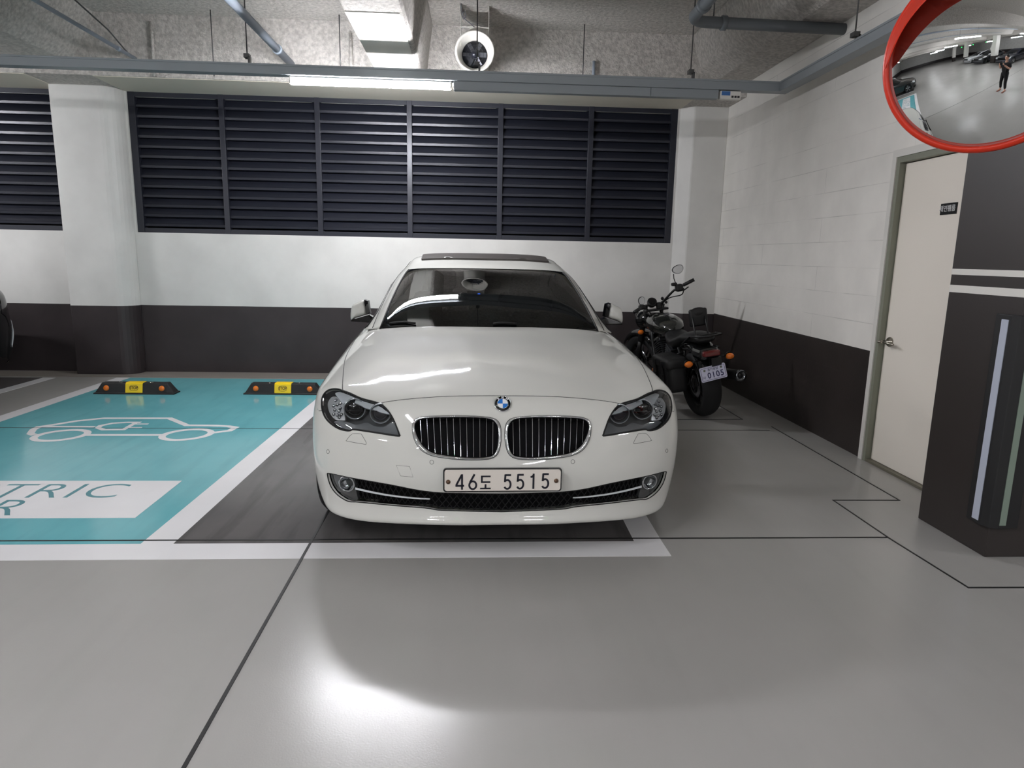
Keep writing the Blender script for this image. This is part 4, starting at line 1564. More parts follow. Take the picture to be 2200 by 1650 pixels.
# ---- head lamps
for sg_ in (1, -1):
    def U(pts, n=3, closed=True):
        return [(a, b * sg_) for a, b in trace(pts, n, closed)]
    root = bpy.data.objects.new('head_lamp', None)
    COL.objects.link(root)
    root.parent = car
    o = U(HL, 4)
    m1 = MB()
    sheet(m1, o, 0.001)
    m1.build('clear_lens', M['lens'], root, fix=False)
    # housing: dark tub under the lens
    m1 = MB()
    sheet(m1, o, -0.075)
    hs_ = o
    m1.loft([[SB.p(a, b, -0.002) for a, b in o], [SB.p(a, b, -0.078) for a, b in o]], cap=False)
    m1.build('lamp_housing', M['lamp_dark'], root, fix=False)
    # silver brow above the projectors
    m1 = MB()
    sheet(m1, U([(385, 108), (480, 145), (600, 200), (780, 256), (860, 312), (905, 352), (800, 330), (720, 300), (640, 285), (600, 262), (520, 225), (420, 218), (385, 235), (340, 175), (300, 120), (340, 100)]), -0.009, 0.012)
    m1.build('lamp_brow', M['lamp_silver'], root, fix=False)
    # lower apron, smoked
    m1 = MB()
    sheet(m1, U([(260, 440), (330, 425), (420, 440), (520, 468), (640, 440), (720, 480), (830, 492), (920, 440), (960, 470), (1000, 575), (985, 590), (700, 545), (520, 520), (430, 528), (350, 508), (285, 465)]), -0.022, 0.010)
    m1.build('lamp_apron', mat('lamp_apron_grey', (84, 87, 90), 0.3), root, fix=False)
    # side reflector part
    m1 = MB()
    sheet(m1, U([(175, 210), (230, 130), (300, 125), (345, 180), (375, 240), (370, 330), (380, 410), (330, 415), (260, 410), (205, 350), (180, 290)]), -0.030, 0.010)
    m1.build('indicator_reflector', mat('faceted_reflector', (205, 207, 208), 0.25, metal=0.4), root, fix=False)
    m1 = MB()
    for (zx, zy) in ((255, 250), (300, 235), (335, 275), (270, 300), (320, 310), (345, 350), (300, 360), (255, 350), (340, 215), (285, 180), (320, 385)):
        c_ = SB.hit(*z3([(zx, zy)])[0])
        m1.ball(SB.p(c_[0], c_[1] * sg_, -0.026), 0.010, 1, (1, 0.6, 1))
    m1.build('reflector_facets', M['lamp_chrome'], root)
    for (zx, zy, rr, nm) in ((514, 320, 0.064, 'main_projector'), (800, 372, 0.056, 'inner_projector')):
        c_ = SB.hit(*z3([(zx, zy)])[0])
        C = SB.p(c_[0], c_[1] * sg_, 0) + Vector((0, 0.038, 0))
        s = rr / 0.064
        m1 = MB()
        ring_at(m1, C, 0.0335 * 1.0 * (rr / 0.056) ** 0.5 + 0.018, 0.008, 0.008)
        pr = m1.build('halo_ring', mat('halo_ring_clear', (170, 175, 180), 0.1, metal=0.6), root)
        m1 = MB()
        R_ = 0.0315 * (rr / 0.056) ** 0.5 + 0.010
        m1.lathe([(0.0005, 0.016), (R_ * 0.35, 0.0145), (R_ * 0.7, 0.009), (R_, -0.004), (R_ * 1.05, -0.02)], C + Vector((0, 0.008, 0)), (0, -1, 0), 32)
        m1.build(nm, M['gloss_black'] if rr > 0.06 else mat('projector_reflector', (120, 116, 128), 0.15, metal=.9), root)
        m1 = MB()
        m1.box(C.x - R_, C.x + R_ * 0.9, C.y - 0.012, C.y - 0.004, C.z + 0.012 if rr < 0.06 else C.z - 0.010, C.z + 0.016 if rr < 0.06 else C.z - 0.006)
        m1.build('chrome_shelf', M['lamp_chrome'], root)
    # fog lamp pod
    pod = U([(224, 1022), (262, 1024), (380, 1048), (492, 1072), (505, 1110), (512, 1180), (528, 1260), (538, 1326), (470, 1324), (405, 1294), (325, 1236), (268, 1158), (238, 1080)], 3)
    fr_ = bpy.data.objects.new('fog_lamp', None)
    COL.objects.link(fr_)
    fr_.parent = car
    m1 = MB()
    sheet(m1, pod, -0.016, 0.020)
    m1.build('fog_lamp_bezel', mat('fog_bezel_grey', (60, 62, 62), 0.22, coat=0.8), fr_, fix=False)
    c_ = SB.hit(*z3([(432, 1135)])[0])
    C = SB.p(c_[0], c_[1] * sg_, -0.004)
    nn = (Vector(SB.nrm([c_[0]], [c_[1] * sg_])[0]) + Vector((0, -1.2, 0))).normalized()
    m1 = MB()
    m1.lathe([(0.041, -0.012), (0.041, 0.002), (0.036, 0.004), (0.033, -0.002), (0.018, -0.014), (0.0005, -0.016)], C, nn, 32)
    m1.build('fog_lamp_reflector', M['lamp_chrome'], fr_)
    m1 = MB()
    m1.lathe([(0.0005, 0.010), (0.02, 0.008), (0.035, 0.003)], C, nn, 32)
    m1.build('fog_lamp_lens', M['lens'], fr_)

# ---- roundel
cb = SB.hit(1081, 868)
Cb = SB.p(cb[0], 0, 0.0)
nb = Vector(SB.nrm([cb[0]], [0.0])[0])
nb = (nb + Vector((0, -0.15, 0))).normalized()
xb = Vector((1, 0, 0))
yb = nb.cross(xb).normalized()
QB = Matrix.Identity(4)
for i in range(3):
    QB[i][0], QB[i][1], QB[i][2], QB[i][3] = xb[i], yb[i], nb[i], Cb[i]
br = bpy.data.objects.new('badge', None)
COL.objects.link(br)
br.parent = car
def qb(m_):
    m_.v = [tuple(QB @ Vector(p)) for p in m_.v]
    return m_
m1 = MB()
m1.lathe([(0.0385, -0.004), (0.041, 0.0), (0.041, 0.005), (0.0385, 0.007), (0.0365, 0.0055)], (0, 0, 0), (0, 0, 1), 48)
m1.lathe([(0.0255, 0.0055), (0.0262, 0.0072), (0.0245, 0.0072), (0.0238, 0.0055)], (0, 0, 0), (0, 0, 1), 48, closed=True)
qb(m1).build('badge_rings', M['chrome'], br)
m1 = MB()
m1.lathe([(0.0005, 0.0052), (0.0375, 0.0052), (0.0375, 0.0)], (0, 0, 0), (0, 0, 1), 48)
qb(m1).build('badge_black_band', M['gloss_black'], br)
for (c_, ang, nm) in (((40, 110, 190), (90, 270), 'badge_blue_quarter'), ((225, 228, 230), (0, 180), 'badge_white_quarter')):
    m1 = MB()
    for a0 in ang:
        P = [(0, 0)] + [(0.024 * math.cos(math.radians(a0 + t)), 0.024 * math.sin(math.radians(a0 + t))) for t in range(0, 91, 9)]
        m1.prism(P, 'z', 0.005, 0.0062)
    qb(m1).build(nm, mat(nm, c_, 0.15, coat=0.5), br)
m1 = MB()
for ch, a in (('B', 130), ('M', 90), ('W', 50)):
    t = math.radians(a)
    text_mesh(m1, ch, 0.014, Matrix.Translation((0.0315 * math.cos(t), 0.0315 * math.sin(t), 0.0056)) @ Matrix.Rotation(t - math.pi / 2, 4, 'Z'), bold=0.0003)
qb(m1).build('badge_letters', mat('badge_silver', (220, 222, 225), 0.3), br)

# ---- number plate
pc = SB.hit(1079, 1031)
PC = SB.p(pc[0], 0, 0)
py0 = PC.y - 0.028
pz = (CARI @ Vector((0, 0, 0))).z
def plane_hit(x, y, yy):
    o_ = CARI @ Vector((0, 0, EYE))
    d_ = CARI.to_3x3() @ pixray(x, y)
    return o_ + d_ * ((yy - o_.y) / d_.y)
a_, b_ = plane_hit(952, 1031, py0), plane_hit(1207, 1031, py0)
t_, l_ = plane_hit(1079, 1006, py0), plane_hit(1079, 1056.5, py0)
PW, PH = (b_ - a_).length / 2, (t_.z - l_.z) / 2
PX, PZ = (a_.x + b_.x) / 2, (t_.z + l_.z) / 2
npl = bpy.data.objects.new('number_plate', None)
COL.objects.link(npl)
npl.parent = car
npl.location = (PX, py0, PZ)
def rr_pts(w, h, r, k=5):
    out = []
    for cx_, cy_, a0 in ((w - r, h - r, 0), (-w + r, h - r, 90), (-w + r, -h + r, 180), (w - r, -h + r, 270)):
        for i in range(k + 1):
            a = math.radians(a0 + 90 * i / k)
            out.append((cx_ + r * math.cos(a), cy_ + r * math.sin(a)))
    return out
m1 = MB()
m1.prism(rr_pts(PW, PH, 0.014), 'y', 0.0, 0.012)
m1.prism(rr_pts(PW * 0.9, PH * 0.6, 0.01), 'y', 0.010, 0.05)
m1.build('plate_holder', M['gloss_black'], npl)
m1 = MB()
m1.prism(rr_pts(PW - 0.0065, PH - 0.006, 0.012), 'y', -0.003, 0.001)
m1.build('plate_face', M['plate'], npl)
m1 = MB()
u = (PW * 2) / 2010.0          # enlargement units to metres
def zp(x, y):
    return ((x - 1092) * u, (308 - y) * u * 1.05)
def arc_(cx_, cy_, rx_, ry_, a0, a1, n=16):
    return [(cx_ + rx_ * math.cos(math.radians(a0 + (a1 - a0) * k / n)), cy_ + ry_ * math.sin(math.radians(a0 + (a1 - a0) * k / n))) for k in range(n + 1)]
DIGIT = {
    '4': [[(0.76, 1.0), (0.76, 0.0)], [(0.74, 0.97), (0.10, 0.30)], [(0.0, 0.25), (1.0, 0.25)]],
    '6': [[(0.70, 1.0), (0.16, 0.48)], arc_(0.5, 0.30, 0.42, 0.25, 0, 360, 28)],
    '5': [[(0.95, 0.955), (0.20, 0.955)], [(0.22, 1.0), (0.16, 0.50)], [(0.16, 0.55)] + arc_(0.48, 0.34, 0.43, 0.29, 118, -148, 22)],
    '1': [[(0.80, 1.0), (0.80, 0.0)], [(0.80, 0.90), (0.45, 0.80), (0.0, 0.78)]],
}
def glyph(s, zx, zy, w, h, wid=33):
    for st_ in DIGIT[s]:
        pts_ = []
        for p in st_:
            X, Z = zp(zx - w / 2 + wid * .5 + p[0] * (w - wid), zy + h / 2 - p[1] * h)
            pts_.append((X, Z))
        k = MB()
        ribbon(k, pts_, wid * u, 0.0, 0.0006)
        m1.add([(p[0], -0.0034 - p[2], p[1]) for p in k.v], k.f)
for ch, zx, zy, w, h in (('4', 366, 332, 178, 258), ('6', 585, 335, 172, 262), ('5', 1170, 338, 162, 256), ('5', 1386, 335, 162, 258), ('1', 1592, 328, 98, 258), ('5', 1812, 326, 162, 258)):
    glyph(ch, zx, zy, w, h)
for x0, x1, z0, z1 in ((722, 884, 229, 254), (722, 752, 229, 350), (722, 880, 324, 350), (785, 815, 372, 436), (708, 888, 431, 457)):
    p, q_ = zp(x0, z0), zp(x1, z1)
    m1.box(min(p[0], q_[0]), max(p[0], q_[0]), -0.0041, -0.0025, min(p[1], q_[1]), max(p[1], q_[1]))
m1.build('plate_characters', M['ink'], npl)
for zx, zy in ((172, 330), (2000, 322)):
    X, Z = zp(zx, zy)
    m1 = MB()
    m1.lathe([(0.0105, 0.0), (0.0105, 0.002), (0.006, 0.003), (0.0055, 0.008), (0.0005, 0.009)], (X, -0.003, Z), (0, -1, 0), 20)
    m1.build('plate_bolt', mat('rusty_bolt', (120, 96, 80), 0.35, metal=0.8), npl)

# ---- greenhouse: windscreen, roof, pillars, side glass, rear glass
def grid_patch(mb, surf, s0, s1, c0, c1, ns, nc, off=0.0):
    S_, C_ = np.meshgrid(np.linspace(s0, s1, ns), np.linspace(c0, c1, nc), indexing='ij')
    P = surf.ev(S_.ravel(), C_.ravel())
    if off:
        P = P + surf.nrm(S_.ravel(), C_.ravel()) * off
    fs = [(i * nc + j, i * nc + j + 1, (i + 1) * nc + j + 1, (i + 1) * nc + j) for i in range(ns - 1) for j in range(nc - 1)]
    sm = mb.smooth
    mb.smooth = True
    mb.add(P, fs)
    mb.smooth = sm
WS0, WS1, WC = 0.35, 4.0, 3.02
ws = [(WS0, -WC), (WS0, WC)] + [(x, WC) for x in np.linspace(WS0, WS1, 9)[1:]] + [(WS1, -WC)] + [(x, -WC) for x in np.linspace(WS1, WS0, 9)[1:-1]]
m1 = MB()
panel(m1, SG, ws, step=0.2, off=0.0, flange=0)
m1.build('windscreen', M['glass'], car, fix=False)
# rear glass
rw_ = [(8.7, -3.0), (11.4, -3.0), (11.4, 3.0), (8.7, 3.0)]
m1 = MB()
panel(m1, SG, rw_, step=0.3, flange=0)
m1.build('rear_window', M['glass'], car, fix=False)
# roof and pillars, one white shell with openings
shell = [(0.2, -6), (12, -6), (12, 6), (0.2, 6)]
side = [(1.6, -4.45), (3, -4.5), (5, -4.5), (7, -4.5), (9, -4.5), (10.3, -4.55), (11.0, -5.2), (11.0, -5.93), (7.35, -5.93), (7.30, -5.93), (2.5, -5.93), (0.9, -5.93), (0.75, -5.4)]
ws_hole = [(0.21, -WC - 0.03), (WS1 + 0.03, -WC - 0.03), (WS1 + 0.03, WC + 0.03), (0.21, WC + 0.03)]
m1 = MB()
roof_hole = [(5.85, -2.62), (5.85, 2.62), (7.6, 2.66), (7.6, -2.66)]
panel(m1, SG, shell, [ws_hole, rw_, side, mirror_uv(side)], step=0.2, flange=0.008)
m1.build('roof_and_pillars', M['paint'], car, fix=False)
for sg_ in (1, -1):
    m1 = MB()
    panel(m1, SG, side if sg_ > 0 else mirror_uv(side), step=0.25, off=-0.004, flange=0)
    m1.build('side_windows', M['side_glass'], car, fix=False)
    m1 = MB()
    line_on(m1, SG, [(s, (WC + 0.015) * sg_) for s in np.linspace(0.3, WS1, 16)], 0.006, off=0.001)
    m1.build('windscreen_seal', M['seam'], car)
    m1 = MB()
    line_on(m1, SG, [(s, 4.05 * sg_) for s in np.linspace(0.4, 10, 30)], 0.003, off=0.0005)
    m1.build('roof_gutter', M['seam'], car)
    m1 = MB()
    line_on(m1, SG, [(a, b * sg_) for a, b in side], 0.006, closed=True)
    m1.build('window_seal', M['seam'], car)
m1 = MB()
line_on(m1, SG, [(WS1 + .01, c) for c in np.linspace(-WC, WC, 24)], 0.003, off=0.0)
m1.build('windscreen_top_seal', M['seam'], car)
# cowl panel under the windscreen
m1 = MB()
m1.loft([[Vector((x, 1.40 + 0.22 * (abs(x) / .76) ** 2.4, 0.972 - 0.004 * abs(x))), Vector((x, 1.62 + 0.14 * (abs(x) / .76) ** 2, 0.955)), Vector((x, 1.62 + 0.14 * (abs(x) / .76) ** 2, 0.90)), Vector((x, 1.40 + 0.22 * (abs(x) / .76) ** 2.4, 0.90))] for x in np.linspace(-0.74, 0.74, 15)])
m1.build('cowl', M['grille_black'], car)
# glass sunroof panel, tipped a little proud of the roof
m1 = MB()
sr = [(5.75, -2.6), (5.72, -1.5), (5.7, 0), (5.72, 1.5), (5.75, 2.6), (6.6, 2.65), (7.5, 2.65), (7.5, -2.65), (6.6, -2.65)]
panel(m1, SG, sr, step=0.25, off=0.014, flange=0.016)
m1.build('sunroof_panel', mat('smoked_sunroof', (74, 70, 68), 0.35), car, fix=False)
# shark edges: roof rail trims
# ---- wipers
for sx, pts_ in (('driver', [(838, 697.5), (870, 695), (893, 698)]), ('passenger', [(1060, 699), (1075, 697), (1110, 699)])):
    m1 = MB()
    P = [CARI @ Vector(px_) for px_ in []]
    w3 = []
    for (x, y) in pts_:
        u_, c_ = SG.hit(x, y - 1)
        w3.append(SG.p(u_, c_, 0.009))
    m1.tube(w3, 0.007, 8)
    m1.build('wiper', M['seam'], car)

# ---- door mirrors
for sg_ in (1, -1):
    root = bpy.data.objects.new('door_mirror', None)
    COL.objects.link(root)
    root.parent = car
    root.location = (0.915 * sg_, 1.86, 1.058)
    def cap(k, s):
        # outline in x,z at depth parameter k
        pts_ = [(-0.045, 0.076), (0.0, 0.062), (0.048, 0.030), (0.058, -0.062), (0.018, -0.046), (-0.05, -0.022), (-0.06, 0.02)]
        q_ = smooth_loop(pts_, 4)
        return [Vector((p[0] * s * sg_, k, p[1] * s)) for p in q_]
    # shell bulging forward
    m1 = MB()
    m1.loft([cap(0.055, 0.97), cap(0.03, 1.0), cap(0.0, 0.99), cap(-0.03, 0.88), cap(-0.048, 0.62), cap(-0.054, 0.2)])
    m1.build('mirror_cap', M['paint'], root)
    m1 = MB()
    m1.loft([cap(0.058, 0.90), cap(0.060, 0.9)])
    m1.build('mirror_glass', M['chrome'], root)
    m1 = MB()
    q_ = [Vector((-0.066 * sg_, -0.02, 0.070)), Vector((-0.044 * sg_, -0.05, 0.080)), Vector((-0.056 * sg_, -0.045, -0.02)), Vector((-0.078 * sg_, -0.02, -0.02))]
    m1.loft([q_, [p + Vector((0, 0.085, 0)) for p in q_]], smooth=False)
    m1.loft([[Vector((0.055 * sg_, -0.03, -0.064)), Vector((-0.07 * sg_, -0.03, -0.026)), Vector((-0.17 * sg_, -0.02, -0.075)), Vector((-0.10 * sg_, -0.03, -0.082)), Vector((0.052 * sg_, -0.025, -0.074))],
             [Vector((0.055 * sg_, 0.04, -0.064)), Vector((-0.07 * sg_, 0.04, -0.026)), Vector((-0.17 * sg_, 0.05, -0.075)), Vector((-0.10 * sg_, 0.04, -0.082)), Vector((0.052 * sg_, 0.04, -0.074))]], smooth=False)
    m1.build('mirror_foot', M['gloss_black'], root)

# ---- wheels
def wheel(parent, x, y, sg_, R=0.335, w=0.245, name='wheel', detail=True):
    root = bpy.data.objects.new(name, None)
    COL.objects.link(root)
    root.parent = parent
    root.location = (x, y, R)
    m1 = MB()
    h_ = w / 2
    m1.lathe([(R * 0.70, h_ * 0.9), (R * 0.80, h_ * 1.0), (R * 0.92, h_ * 0.98), (R * 0.985, h_ * 0.82), (R, h_ * 0.5), (R, -h_ * 0.5), (R * 0.985, -h_ * 0.82), (R * 0.9, -h_), (R * 0.7, -h_ * 0.9)], (0, 0, 0), (sg_, 0, 0), 48)
    m1.build('tyre', M['tyre'], root)
    m1 = MB()
    m1.lathe([(R * 0.71, h_ * 0.92), (R * 0.68, h_ * 0.8), (R * 0.62, h_ * 0.2), (R * 0.62, -h_ * 0.8)], (0, 0, 0), (sg_, 0, 0), 40)
    m1.lathe([(0.001, h_ * 0.66), (0.035, h_ * 0.64), (0.06, h_ * 0.45), (0.06, 0)], (0, 0, 0), (sg_, 0, 0), 24)
    if detail:
        for k in range(5):
            a = 2 * math.pi * k / 5
            for da in (-0.12, 0.12):
                q_ = Matrix.Rotation(a + da, 4, 'X')
                m1.loft([[q_ @ Vector((sg_ * h_ * z_, y_, r_)) for z_, y_ in ((0.62, -w_), (0.62, w_), (0.3, w_), (0.3, -w_))] for r_, w_ in ((0.04, 0.014), (R * 0.66, 0.018))], smooth=False)
    m1.build('alloy_rim', M['rim'], root)
    m1 = MB()
    m1.lathe([(0.001, -0.02), (R * 0.5, -0.02), (R * 0.5, 0.0), (0.001, 0.0)], (0, 0, 0), (sg_, 0, 0), 32)
    m1.build('brake_disc', M['steel'], root)
    return root
for y in (0.83, 3.82):
    for sg_ in (1, -1):
        wheel(car, 0.835 * sg_, y, sg_, w=0.262)
        m1 = MB()
        m1.lathe([(0.375, 0.0), (0.385, 0.04), (0.385, 0.33), (0.05, 0.33)], (0.945 * sg_, y, 0.345), (-sg_, 0, 0), 36)
        bmv = [p for p in m1.v]
        m1.v = [(p[0], p[1], max(p[2], 0.20)) for p in m1.v]
        m1.build('wheel_arch_liner', M['seam'], car, fix=False)

# ---- interior
I = M['interior'] = mat('dark_interior', (36, 37, 38), 0.6)
m1 = MB()
m1.loft([[Vector((x, 1.66, 0.93)), Vector((x, 1.80, 0.985 + .012 * math.cos(x * 4))), Vector((x, 2.15, 0.98)), Vector((x, 2.25, 0.90)), Vector((x, 2.2, 0.62)), Vector((x, 1.7, 0.62))] for x in np.linspace(-0.76, 0.76, 13)])
m1.build('dashboard', I, car)
m1 = MB()
q_ = frame((0.37, 2.42, 0.93), (1, 0, 0), (0, 0.42, 0.9))
m1.tube([q_ @ Vector((0.185 * math.cos(a), 0.185 * math.sin(a), 0)) for a in [2 * math.pi * k / 32 for k in range(32)]], 0.015, 10, closed=True)
m1.tube([q_ @ Vector((-0.18, 0, 0)), q_ @ Vector((0.18, 0, 0))], 0.014, 8)
m1.tube([q_ @ Vector((0, 0, 0)), q_ @ Vector((0, -0.18, 0))], 0.016, 8)
m1.tube([q_ @ Vector((0, 0, 0)), q_ @ Vector((0, 0, 0.25))], 0.03, 10)
m1.lathe([(0.001, -0.02), (0.05, -0.015), (0.06, 0.02)], q_ @ Vector((0, 0, 0)), (q_.to_3x3() @ Vector((0, 0, 1))), 20)
m1.build('steering_wheel', mat('steering_wheel_dark', (54, 56, 58), 0.5), car)
for x in (-0.37, 0.37):
    m1 = MB()
    m1.rbox(x - 0.25, x + 0.25, 2.35, 2.9, 0.48, 0.62, 0.04)
    m1.rbox(x - 0.24, x + 0.24, 2.95, 3.08, 0.55, 1.14, 0.05)
    m1.rbox(x - 0.13, x + 0.13, 3.0, 3.09, 1.16, 1.33, 0.04)
    m1.build('front_seat', I, car)
m1 = MB()
m1.rbox(-0.62, 0.62, 3.65, 3.8, 0.5, 1.08, 0.05)
for x in (-0.4, 0.4):
    m1.rbox(x - 0.12, x + 0.12, 3.72, 3.8, 1.06, 1.20, 0.03)
m1.build('rear_seat', I, car)
m1 = MB()
m1.rbox(-0.11, 0.11, 2.30, 2.325, 1.205, 1.262, 0.012)
m1.rbox(-0.05, 0.05, 2.24, 2.29, 1.25, 1.30, 0.015)
m1.build('interior_mirror', mat('interior_mirror_grey', (96, 98, 100), 0.4), car)
m1 = MB()
m1.rbox(-0.075, -0.055, 2.10, 2.11, 1.172, 1.178, 0.002)
m1.build('blue_indicator', emitter('tiny_blue_led', (70, 120, 255), 6.0), car)
m1 = MB()
m1.box(-0.86, 0.86, 1.7, 4.2, 0.30, 0.46)
m1.build('cabin_floor', M['seam'], car)

# ================================================================== MOTORCYCLE
bike = thing('motorcycle', 'black cruiser motorcycle leaning in the corner with a backrest and small white number plate', 'motorcycle', (2.19, 6.15, 0.012))
bike.rotation_mode = 'XYZ'
bike.rotation_euler = (0, -math.radians(9), math.radians(4))
bk = M['bike_black'] = mat('motorcycle_gloss_black', (16, 17, 18), 0.12, coat=0.6)
bs = mat('motorcycle_satin_black', (18, 18, 19), 0.4)
bl_ = mat('black_leather', (22, 22, 23), 0.5)
tk = mat('dark_olive_tank', (30, 32, 30), 0.15, coat=0.8)
bc = mat('bike_chrome', (120, 122, 126), 0.2, metal=1.0)


def moto_wheel(y, x, R, w, steer, nm):
    root = bpy.data.objects.new(nm, None)
    COL.objects.link(root)
    root.parent = bike
    root.location = (x, y, R)
    root.rotation_euler = (0, 0, steer)
    m1 = MB()
    pr = [(R * 0.66, w * 0.32)] + [(R * 0.80 + R * 0.20 * math.cos(t), w * 0.5 * math.sin(t)) for t in np.linspace(1.45, -1.45, 13)] + [(R * 0.66, -w * 0.32)]
    m1.lathe(pr, (0, 0, 0), (1, 0, 0), 48)
    m1.build('tyre', M['tyre'], root)
    m1 = MB()
    m1.lathe([(R * 0.68, w * 0.3), (R * 0.64, w * 0.27), (R * 0.63, 0), (R * 0.64, -w * 0.27), (R * 0.68, -w * 0.3)], (0, 0, 0), (1, 0, 0), 40)
    m1.cyl((-0.05, 0, 0), (0.05, 0, 0), 0.035)
    for k in range(9):
        q_ = Matrix.Rotation(2 * math.pi * k / 9, 4, 'X')
        m1.tube([q_ @ Vector((0, 0, 0.02)), q_ @ Vector((0, 0, R * 0.65))], 0.009, 6)
    m1.build('wheel_rim', bs, root)
    m1 = MB()
    m1.lathe([(0.06, 0.0), (0.14, 0.0), (0.14, 0.005), (0.06, 0.005)], (-0.065, 0, 0), (1, 0, 0), 30, closed=True)
    m1.build('brake_disc', bc, root)
moto_wheel(0.0, 0.0, 0.315, 0.185, 0.0, 'rear_wheel')
moto_wheel(1.50, -0.06, 0.315, 0.13, math.radians(20), 'front_wheel')

def fender(name, cy_, cz, R, a0, a1, w, cx_=0.0, steer=0.0, m_=bk):
    m1 = MB()
    q_ = Matrix.Translation((cx_, cy_, cz)) @ Matrix.Rotation(steer, 4, 'Z')
    rings = []
    for a in np.linspace(math.radians(a0), math.radians(a1), 18):
        r = []
        for t in np.linspace(-1, 1, 11):
            rad = R - 0.055 * abs(t) ** 3
            r.append(q_ @ Vector((w / 2 * math.sin(t * 1.35) / math.sin(1.35), rad * math.cos(a), rad * math.sin(a))))
        for t in np.linspace(1, -1, 11):
            rad = R - 0.055 * abs(t) ** 3 - 0.006
            r.append(q_ @ Vector(((w / 2 - .004) * math.sin(t * 1.35) / math.sin(1.35), rad * math.cos(a), rad * math.sin(a))))
        rings.append(r)
    m1.loft(rings)
    return m1.build(name, m_, bike)
fender('rear_mudguard', 0.02, 0.36, 0.375, 60, 172, 0.23)
fender('front_mudguard', 1.50, 0.33, 0.345, 35, 140, 0.16, -0.06, math.radians(20))

def bp(name, mb, m_, parent=None, **k):
    return mb.build(name, m_, parent or bike, **k)
# tail light, signals, plate
m1 = MB().rbox(-0.115, 0.035, -0.43, -0.37, 0.635, 0.685, 0.014)
bp('tail_light', m1, mat('dark_red_lens', (96, 14, 16), 0.15, coat=0.8))
m1 = MB().rbox(-0.13, 0.05, -0.385, -0.16, 0.60, 0.70, 0.03)
bp('tail_housing', m1, bk)
for x, z in ((0.145, 0.60), (-0.235, 0.585)):
    m1 = MB()
    m1.ball((x, -0.36, z), 0.034, 2, (1.15, 0.75, 0.85))
    s_ = bp('turn_signal', m1, M['amber'])
    m1 = MB()
    m1.lathe([(0.038, 0.0), (0.036, 0.018), (0.02, 0.035)], (x, -0.35, z), (0, 1, 0), 20)
    m1.tube([(x, -0.335, z), (x * 0.3 - 0.02, -0.30, z + 0.01)], 0.008, 8)
    bp('signal_stalk', m1, bs, s_)
pl_ = bpy.data.objects.new('number_plate', None)
COL.objects.link(pl_)
pl_.parent = bike
pl_.location = (-0.045, -0.425, 0.492)
pl_.rotation_euler = (math.radians(-8), math.radians(-5), 0)
m1 = MB()
m1.prism(rr_pts(0.118, 0.064, 0.012), 'y', -0.002, 0.004)
bp('plate_face', m1, mat('motorcycle_plate_white', (206, 206, 226), 0.4), pl_)
m1 = MB()
m1.tube([Vector((p[0], -0.0022, p[1])) for p in rr_pts(0.108, 0.054, 0.010)], 0.0017, 6, closed=True)
text_mesh(m1, '0105', 0.072, Matrix.Translation((0.018, -0.0026, -0.018)) @ Matrix.Rotation(math.pi / 2, 4, 'X'), bold=0.0012, xs=0.92, spacing=1.18)
text_mesh(m1, '\uc0ac', 0.032, Matrix.Translation((-0.088, -0.0026, -0.028)) @ Matrix.Rotation(math.pi / 2, 4, 'X'), xs=0.95)
text_mesh(m1, '\uacbd\uae30\uc131\ub0a8', 0.026, Matrix.Translation((0.0, -0.0026, 0.033)) @ Matrix.Rotation(math.pi / 2, 4, 'X'), bold=0.0004, spacing=1.05)
bp('plate_characters', m1, mat('plate_navy', (38, 38, 84), 0.4), pl_)
m1 = MB()
for x, z in ((-0.075, 0.034), (0.078, 0.036)):
    m1.lathe([(0.0005, 0.006), (0.008, 0.005), (0.010, 0.0)], (x, -0.002, z), (0, -1, 0), 14)
bp('plate_bolts', m1, mat('plate_bolt_grey', (112, 116, 100), 0.5), pl_)
m1 = MB().box(-0.05, 0.04, -0.42, -0.36, 0.50, 0.62)
bp('plate_bracket', m1, bs)
# exhausts
m1 = MB()
m1.tube([(0.20, 0.75, 0.34), (0.23, 0.35, 0.33), (0.255, 0.05, 0.355), (0.275, -0.26, 0.385)], [0.028, 0.04, 0.048, 0.050], 20)
m1.tube([(0.12, 0.85, 0.52), (0.19, 0.95, 0.42), (0.21, 0.75, 0.34)], 0.024, 12)
bp('exhaust_pipe', m1, bs)
m1 = MB()
m1.lathe([(0.052, 0), (0.053, 0.02), (0.030, 0.022), (0.028, 0.005), (0.001, 0.004)], (0.275, -0.255, 0.385), (0.06, -1, 0.09), 20)
bp('exhaust_tip', m1, bc)
# backrest on two uprights, rack
m1 = MB()
m1.rbox(-0.082, 0.088, -0.085, -0.045, 0.86, 1.02, 0.018, seg=3)
m1.ball((0.003, -0.065, 0.985), 0.085, 3, (1.0, 0.28, 0.55))
bp('backrest_pad', m1, bl_, smooth=True)
m1 = MB()
for x in (-0.06, 0.06):
    m1.tube([(x, -0.16, 0.76), (x, -0.12, 0.80), (x, -0.09, 0.95)], 0.009, 8)
m1.tube([(-0.125, 0.05, 0.70), (-0.12, -0.15, 0.79), (-0.105, -0.30, 0.80), (0.0, -0.345, 0.80), (0.105, -0.30, 0.80), (0.12, -0.15, 0.79), (0.125, 0.05, 0.70)], 0.009, 8)
for y in (-0.2, -0.26):
    m1.tube([(-0.11, y, 0.795), (0.11, y, 0.795)], 0.006, 6)
bp('luggage_rack', m1, bs)
